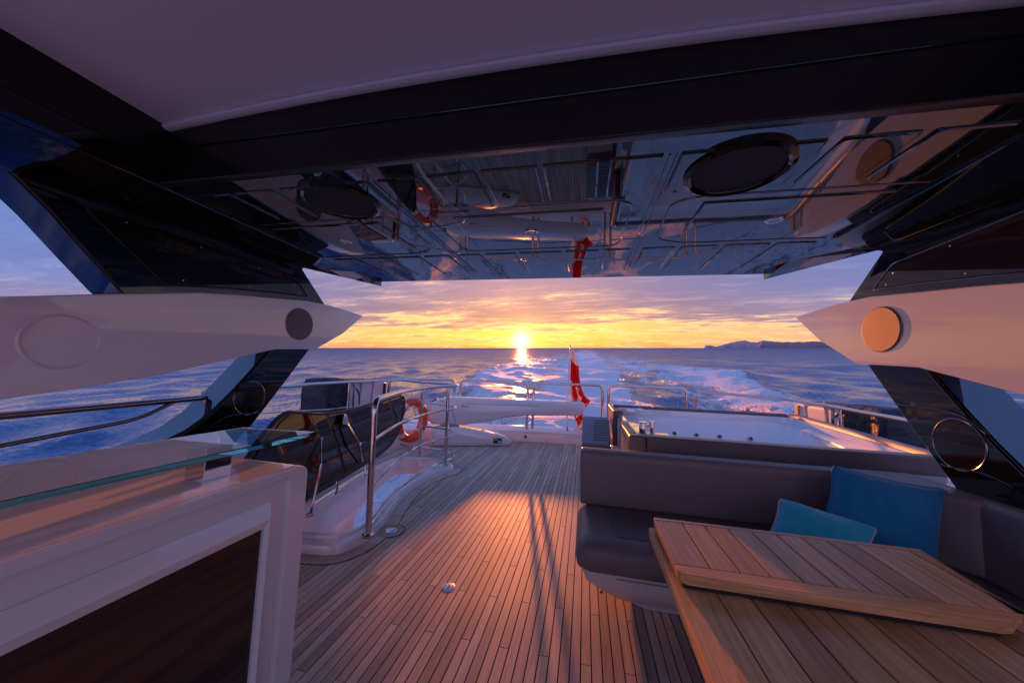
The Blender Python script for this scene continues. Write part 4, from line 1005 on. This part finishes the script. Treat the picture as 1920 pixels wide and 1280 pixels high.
def build_lounger():
    t = thing('sun_lounger', 'pale grey padded lounger with ribbed back beside the hot tub', 'lounger', (.17, 5.0, 0))
    part('base', box(-.01, .34, 4.86, 5.95, .02, .30), 'gelcoat', t, bevel=.03)
    part('seat_pad', box(-.025, .345, 5.02, 5.95, .302, .42), 'leather_pale', t, bevel=.04, seg=4, smooth=50)
    slope = lambda y, z: (y, z)
    part('backrest', pyz([(4.80, .30), (4.78, .42), (4.86, .50), (5.16, .755), (5.22, .770), (5.28, .74), (5.26, .60), (5.05, .42), (5.02, .30)], -.025, .352), 'leather_pale', t, bevel=.03, seg=4, smooth=60)
    part('lower_pad', box(-.022, .35, 4.775, 4.86, .30, .455), 'leather_dark', t, bevel=.03, seg=4, smooth=50)
    for k in range(9):
        z = .505+.0275*k; y = float(np.interp(z, [.50, .755], [4.86, 5.16]))+.002
        part('rib', tube([(.135, y, z), (.350, y, z)], .017, 8, flat=1), 'leather_pale', t)
build_lounger()

# ------------------------------------------------------------------ corner sofa
def build_sofa():
    t = thing('corner_sofa', 'dark grey leather corner sofa on a white moulded base', 'sofa', (1.0, 2.3, 0))
    def poly(P, z, r): return [(p.x, p.y, z) for p in fillet([(x, y, 0) for x, y in P], r, 6, True)]
    top = [(.005, 2.165), (1.52, 2.165), (1.52, -.4), (2.10, -.4), (2.10, 2.85), (.005, 2.85)]
    mid = [(.02, 2.19), (1.56, 2.19), (1.56, -.4), (2.10, -.4), (2.10, 2.85), (.02, 2.85)]
    bot = [(.30, 2.30), (1.62, 2.30), (1.62, -.4), (2.10, -.4), (2.10, 2.85), (.30, 2.85)]
    low = [(.15, 2.26), (1.60, 2.26), (1.60, -.4), (2.10, -.4), (2.10, 2.85), (.15, 2.85)]
    def ring(P, z): 
        Q = []
        for i, (x, y) in enumerate(P):
            r = .10 if i == 0 else .03
            a, p, b = Vector((*P[i-1], 0)), Vector((x, y, 0)), Vector((*P[(i+1) % len(P)], 0))
            p0 = p+(a-p).normalized()*r; p1 = p+(b-p).normalized()*r
            for k in range(7):
                q = k/6; w = p0*(1-q)**2+p*2*q*(1-q)+p1*q*q; Q.append((w.x, w.y, z))
        return Q
    part('base', loft([ring(bot, .004), ring(bot, .015), ring(low, .06), ring(mid, .155), ring(mid, .165), ring(top, .205), ring(top, .245)]), 'gelcoat', t, smooth=50)
    part('base_groove', tube([(.20, 2.168, .222), (1.5, 2.168, .222)], .006, 6), 'plastic_grey', t)
    part('base_screw', lathe((.12, 2.213, .11), (-.1, -1, -.3), [(.010, 0), (.008, .003)], 12), 'dark_steel', t)
    # seat: border cushion with rounded front, inset cushions behind a seam
    S = [(-.035, 2.125), (1.50, 2.125), (1.50, -.4), (2.04, -.4), (2.04, 2.75), (-.035, 2.75)]
    def srng(z, ins):
        P = [(S[0][0]+ins, S[0][1]+ins), (S[1][0]+ins, S[1][1]+ins), (S[2][0]+ins, S[2][1]), (S[3][0], S[3][1]), (S[4][0], S[4][1]), (S[5][0]+ins, S[5][1])]
        return ring(P, z)
    part('seat_cushion', loft([srng(.25, .02), srng(.262, .006), srng(.30, .0), srng(.34, .002), srng(.375, .014), srng(.402, .04), srng(.415, .075), srng(.420, .12)]), 'leather', t, smooth=70)
    def pad(x0, x1, y0, y1, z0, z1, name, m, b=.02, r0=.08):
        P = fillet([(x0, y0, 0), (x1, y0, 0), (x1, y1, 0), (x0, y1, 0)], r0, 6, True)
        part(name, loft([[(p.x, p.y, z0) for p in P], [(p.x, p.y, z1-b) for p in P], [((p.x-(x0+x1)/2)*(1-.6*b/(x1-x0))+(x0+x1)/2, (p.y-(y0+y1)/2)*(1-.6*b/(y1-y0))+(y0+y1)/2, z1-b*.3) for p in P], [((p.x-(x0+x1)/2)*(1-2.4*b/(x1-x0))+(x0+x1)/2, (p.y-(y0+y1)/2)*(1-2.4*b/(y1-y0))+(y0+y1)/2, z1) for p in P]]), m, t, smooth=60)
    pad(.165, .83, 2.235, 2.74, .40, .427, 'seat_pad', 'leather_dark', .014)
    pad(.84, 1.50, 2.235, 2.74, .40, .427, 'seat_pad', 'leather_dark', .014)
    # backs
    part('backrest', pyz([(2.70, .424), (2.692, .48), (2.698, .775), (2.715, .809), (2.76, .822), (2.82, .819), (2.845, .775), (2.845, .424)], -.018, 2.10), 'leather', t, bevel=.016, seg=3, smooth=60)
    part('back_support', box(.02, 2.05, 2.76, 2.86, .24, .775), 'gelcoat', t)
    part('side_backrest', pxz([(2.005, .42), (2.005, .775), (2.02, .812), (2.06, .824), (2.11, .819), (2.125, .775), (2.125, .42)], -.4, 2.70), 'leather', t, bevel=.016, smooth=60)
    part('corner_backrest', pxy([(1.62, 2.703), (2.0, 2.29), (2.11, 2.29), (2.11, 2.82), (1.62, 2.82)], .424, .8205), 'leather', t, bevel=.03, seg=4, smooth=60)
    part('seam', tube([(2.04, .62, .818), (2.002, .62, .775), (2.002, .62, .44)], .004, 6), 'rubber', t)
build_sofa()

def pillow(name, label, c, w, h, thick, m, piping=None, group=None):
    c, w, h = Vector(c), Vector(w), Vector(h); nrm = w.cross(h).normalized()
    if nrm.y > 0: nrm = -nrm
    n = 22; V = []; F = []
    def P(u, v, s):
        k = 1-.13*(1-abs(v)**2.5)*abs(u)**2; kv = 1-.13*(1-abs(u)**2.5)*abs(v)**2
        cr = max(0, abs(u*v)-.80)/.20; k -= .07*cr; kv -= .07*cr
        d = thick*(max(0, 1-u**2)*max(0, 1-v**2))**.48*(1+.10*math.sin(3*u+1)*math.cos(2.5*v))
        wr = (.010*math.sin(5*u+3*v)*math.sin(4*v-2*u+1)+.005*math.sin(13*(u-v)+3)*(abs(u*v))**.5+.004*math.sin(17*u+5*v))*(1-u*u)*(1-v*v)
        return c+w*u*k+h*v*kv+nrm*(s*d+wr)
    for s in (1, -1):
        o = len(V)
        for j in range(n+1):
            for i in range(n+1): V.append(tuple(P(-1+2*i/n, -1+2*j/n, s)))
        F += [(o+j*(n+1)+i, o+j*(n+1)+i+1, o+(j+1)*(n+1)+i+1, o+(j+1)*(n+1)+i) for j in range(n) for i in range(n)]
    t = thing(name, label, 'cushion', tuple(c-h), group=group)
    p = part('cover', (V, F), m, t, smooth=80)
    me = p.data; bm = bmesh.new(); bm.from_mesh(me); bmesh.ops.remove_doubles(bm, verts=bm.verts, dist=1e-4); bmesh.ops.recalc_face_normals(bm, faces=bm.faces); bm.to_mesh(me); bm.free()
    E = [P(-1+2*i/n, -1, 0) for i in range(n)]+[P(1, -1+2*i/n, 0) for i in range(n)]+[P(1-2*i/n, 1, 0) for i in range(n)]+[P(-1, 1-2*i/n, 0) for i in range(n)]
    part('piping', tube(E, .006, 8, True), piping or m, t)
    return t
pillow('scatter_cushion', 'large deep blue cushion standing in the sofa corner', (1.645, 2.39, .675), (.25, -.05, -.035), (.085, .065, .195), .12, 'teal_deep')
pillow('scatter_cushion', 'smaller turquoise cushion with white piping leaning on the large blue one', (1.215, 2.17, .575), (.22, -.03, -.045), (.115, .13, .105), .10, 'teal_light', 'piping')

# ------------------------------------------------------------------ teak table with folded leaf
def build_table():
    t = thing('teak_table', 'slatted teak table with a second leaf folded on top', 'table', (.85, 1.1, 0))
    z1 = .70
    part('table_bed', box(.318, 1.40, .30, 1.735, .662, .690), 'caulk', t)
    def slat(x0, x1, y0, y1, z0, z1, par, name='slat'):
        o = part(name, box(x0, x1, y0, y1, z0, z1), 'teak_table', par, bevel=.003, seg=2, smooth=30); return o
    slat(.302, .432, .28, 1.745, .655, z1, t, 'edge_board')
    x = .436
    while x < 1.30:
        slat(x, min(x+.097, 1.41), .28, 1.745, .680, z1-.001, t); x += .1015
    leaf = part('leaf', pxy([(.33, 1.29), (1.15, 1.29), (1.255, 1.37), (1.305, 1.73), (.33, 1.73)], .7035, .735), 'caulk', t)
    zz0, zz1 = .7175, .750
    y0, y1 = 1.281, 1.739
    # front board with rounded corner, back board, left and right boards
    fb = [(.318, 1.345), (.318, 1.312), (.324, 1.292), (.342, 1.281), (1.150, 1.281), (1.180, 1.290), (1.270, 1.362), (1.272, 1.3445)]
    part('leaf_board', pxy([(.318, 1.344), (.318, 1.312), (.324, 1.292), (.342, 1.281), (1.150, 1.281), (1.180, 1.290), (1.2482, 1.344)], zz0, zz1), 'teak_table_cross', leaf, bevel=.004, seg=2, smooth=30)
    part('leaf_board', pxy([(.320, 1.7125), (1.316, 1.7125), (1.320, 1.739), (.322, 1.739)], zz0, zz1), 'teak_table_cross', leaf, bevel=.004, seg=2, smooth=30)
    x = .3185; k = 0
    while x < 1.20:
        w = .114 if k == 0 else .0875
        slat(x, x+w, 1.3462, 1.7103, zz0, zz1-.0012, leaf, 'leaf_slat'); x += w+.0042; k += 1
    part('leaf_board', pxy([(x, 1.3462), (1.2515, 1.3462), (1.270, 1.362), (1.3155, 1.7103), (x, 1.7103)], zz0, zz1), 'teak_table', leaf, bevel=.003, seg=2, smooth=30)
    c = part('pedestal', lathe((.86, .95, .02), (0, 0, 1), [(.05, 0), (.05, .62), (.10, .635), (.10, .642)], 28), 'chrome', t)
    part('pedestal_foot', lathe((.86, .95, .002), (0, 0, 1), [(.17, 0), (.17, .012), (.06, .03)], 36), 'chrome', c)
build_table()
t = thing('pouf', 'round turquoise stool tucked under the teak table, cut by the lower edge', 'stool', (.37, 1.02, 0))
part('seat', lathe((.37, 1.03, .0), (0, 0, 1), [(.20, .30), (.225, .34), (.225, .41), (.20, .442), (.13, .455), (.02, .458)], 40), 'teal_light', t, smooth=80)
part('body', lathe((.37, 1.03, .0), (0, 0, 1), [(.17, .004), (.185, .02), (.20, .30)], 40), 'leather_dark', t, smooth=60)

# ------------------------------------------------------------------ a boat far out
fx = Vector((cw[2].x, cw[2].y, 0)).normalized(); bc = fx*1150+cw[0]*(302/640*1150)
t = thing('distant_boat', 'tiny dark boat on the water left of the headland', 'boat', (bc.x, bc.y, 0), boat=False)
part('hull', prism([(bc.x-5, bc.y, 0), (bc.x+4, bc.y, 0), (bc.x+6, bc.y, 1.6), (bc.x-5.2, bc.y, 1.3)], (0, -1.5, -.3), (0, 1.5, -.3)), 'rubber', t)
part('cabin', box(bc.x-2.5, bc.x+1.5, bc.y-1, bc.y+1, 1.0, 3.4), 'plastic_grey', t)

# ------------------------------------------------------------------ set the yacht on the water, bow up
for o, base, boat in TOPS:
    T = Matrix.Translation(base)
    o.matrix_world = (B @ T) if boat else T
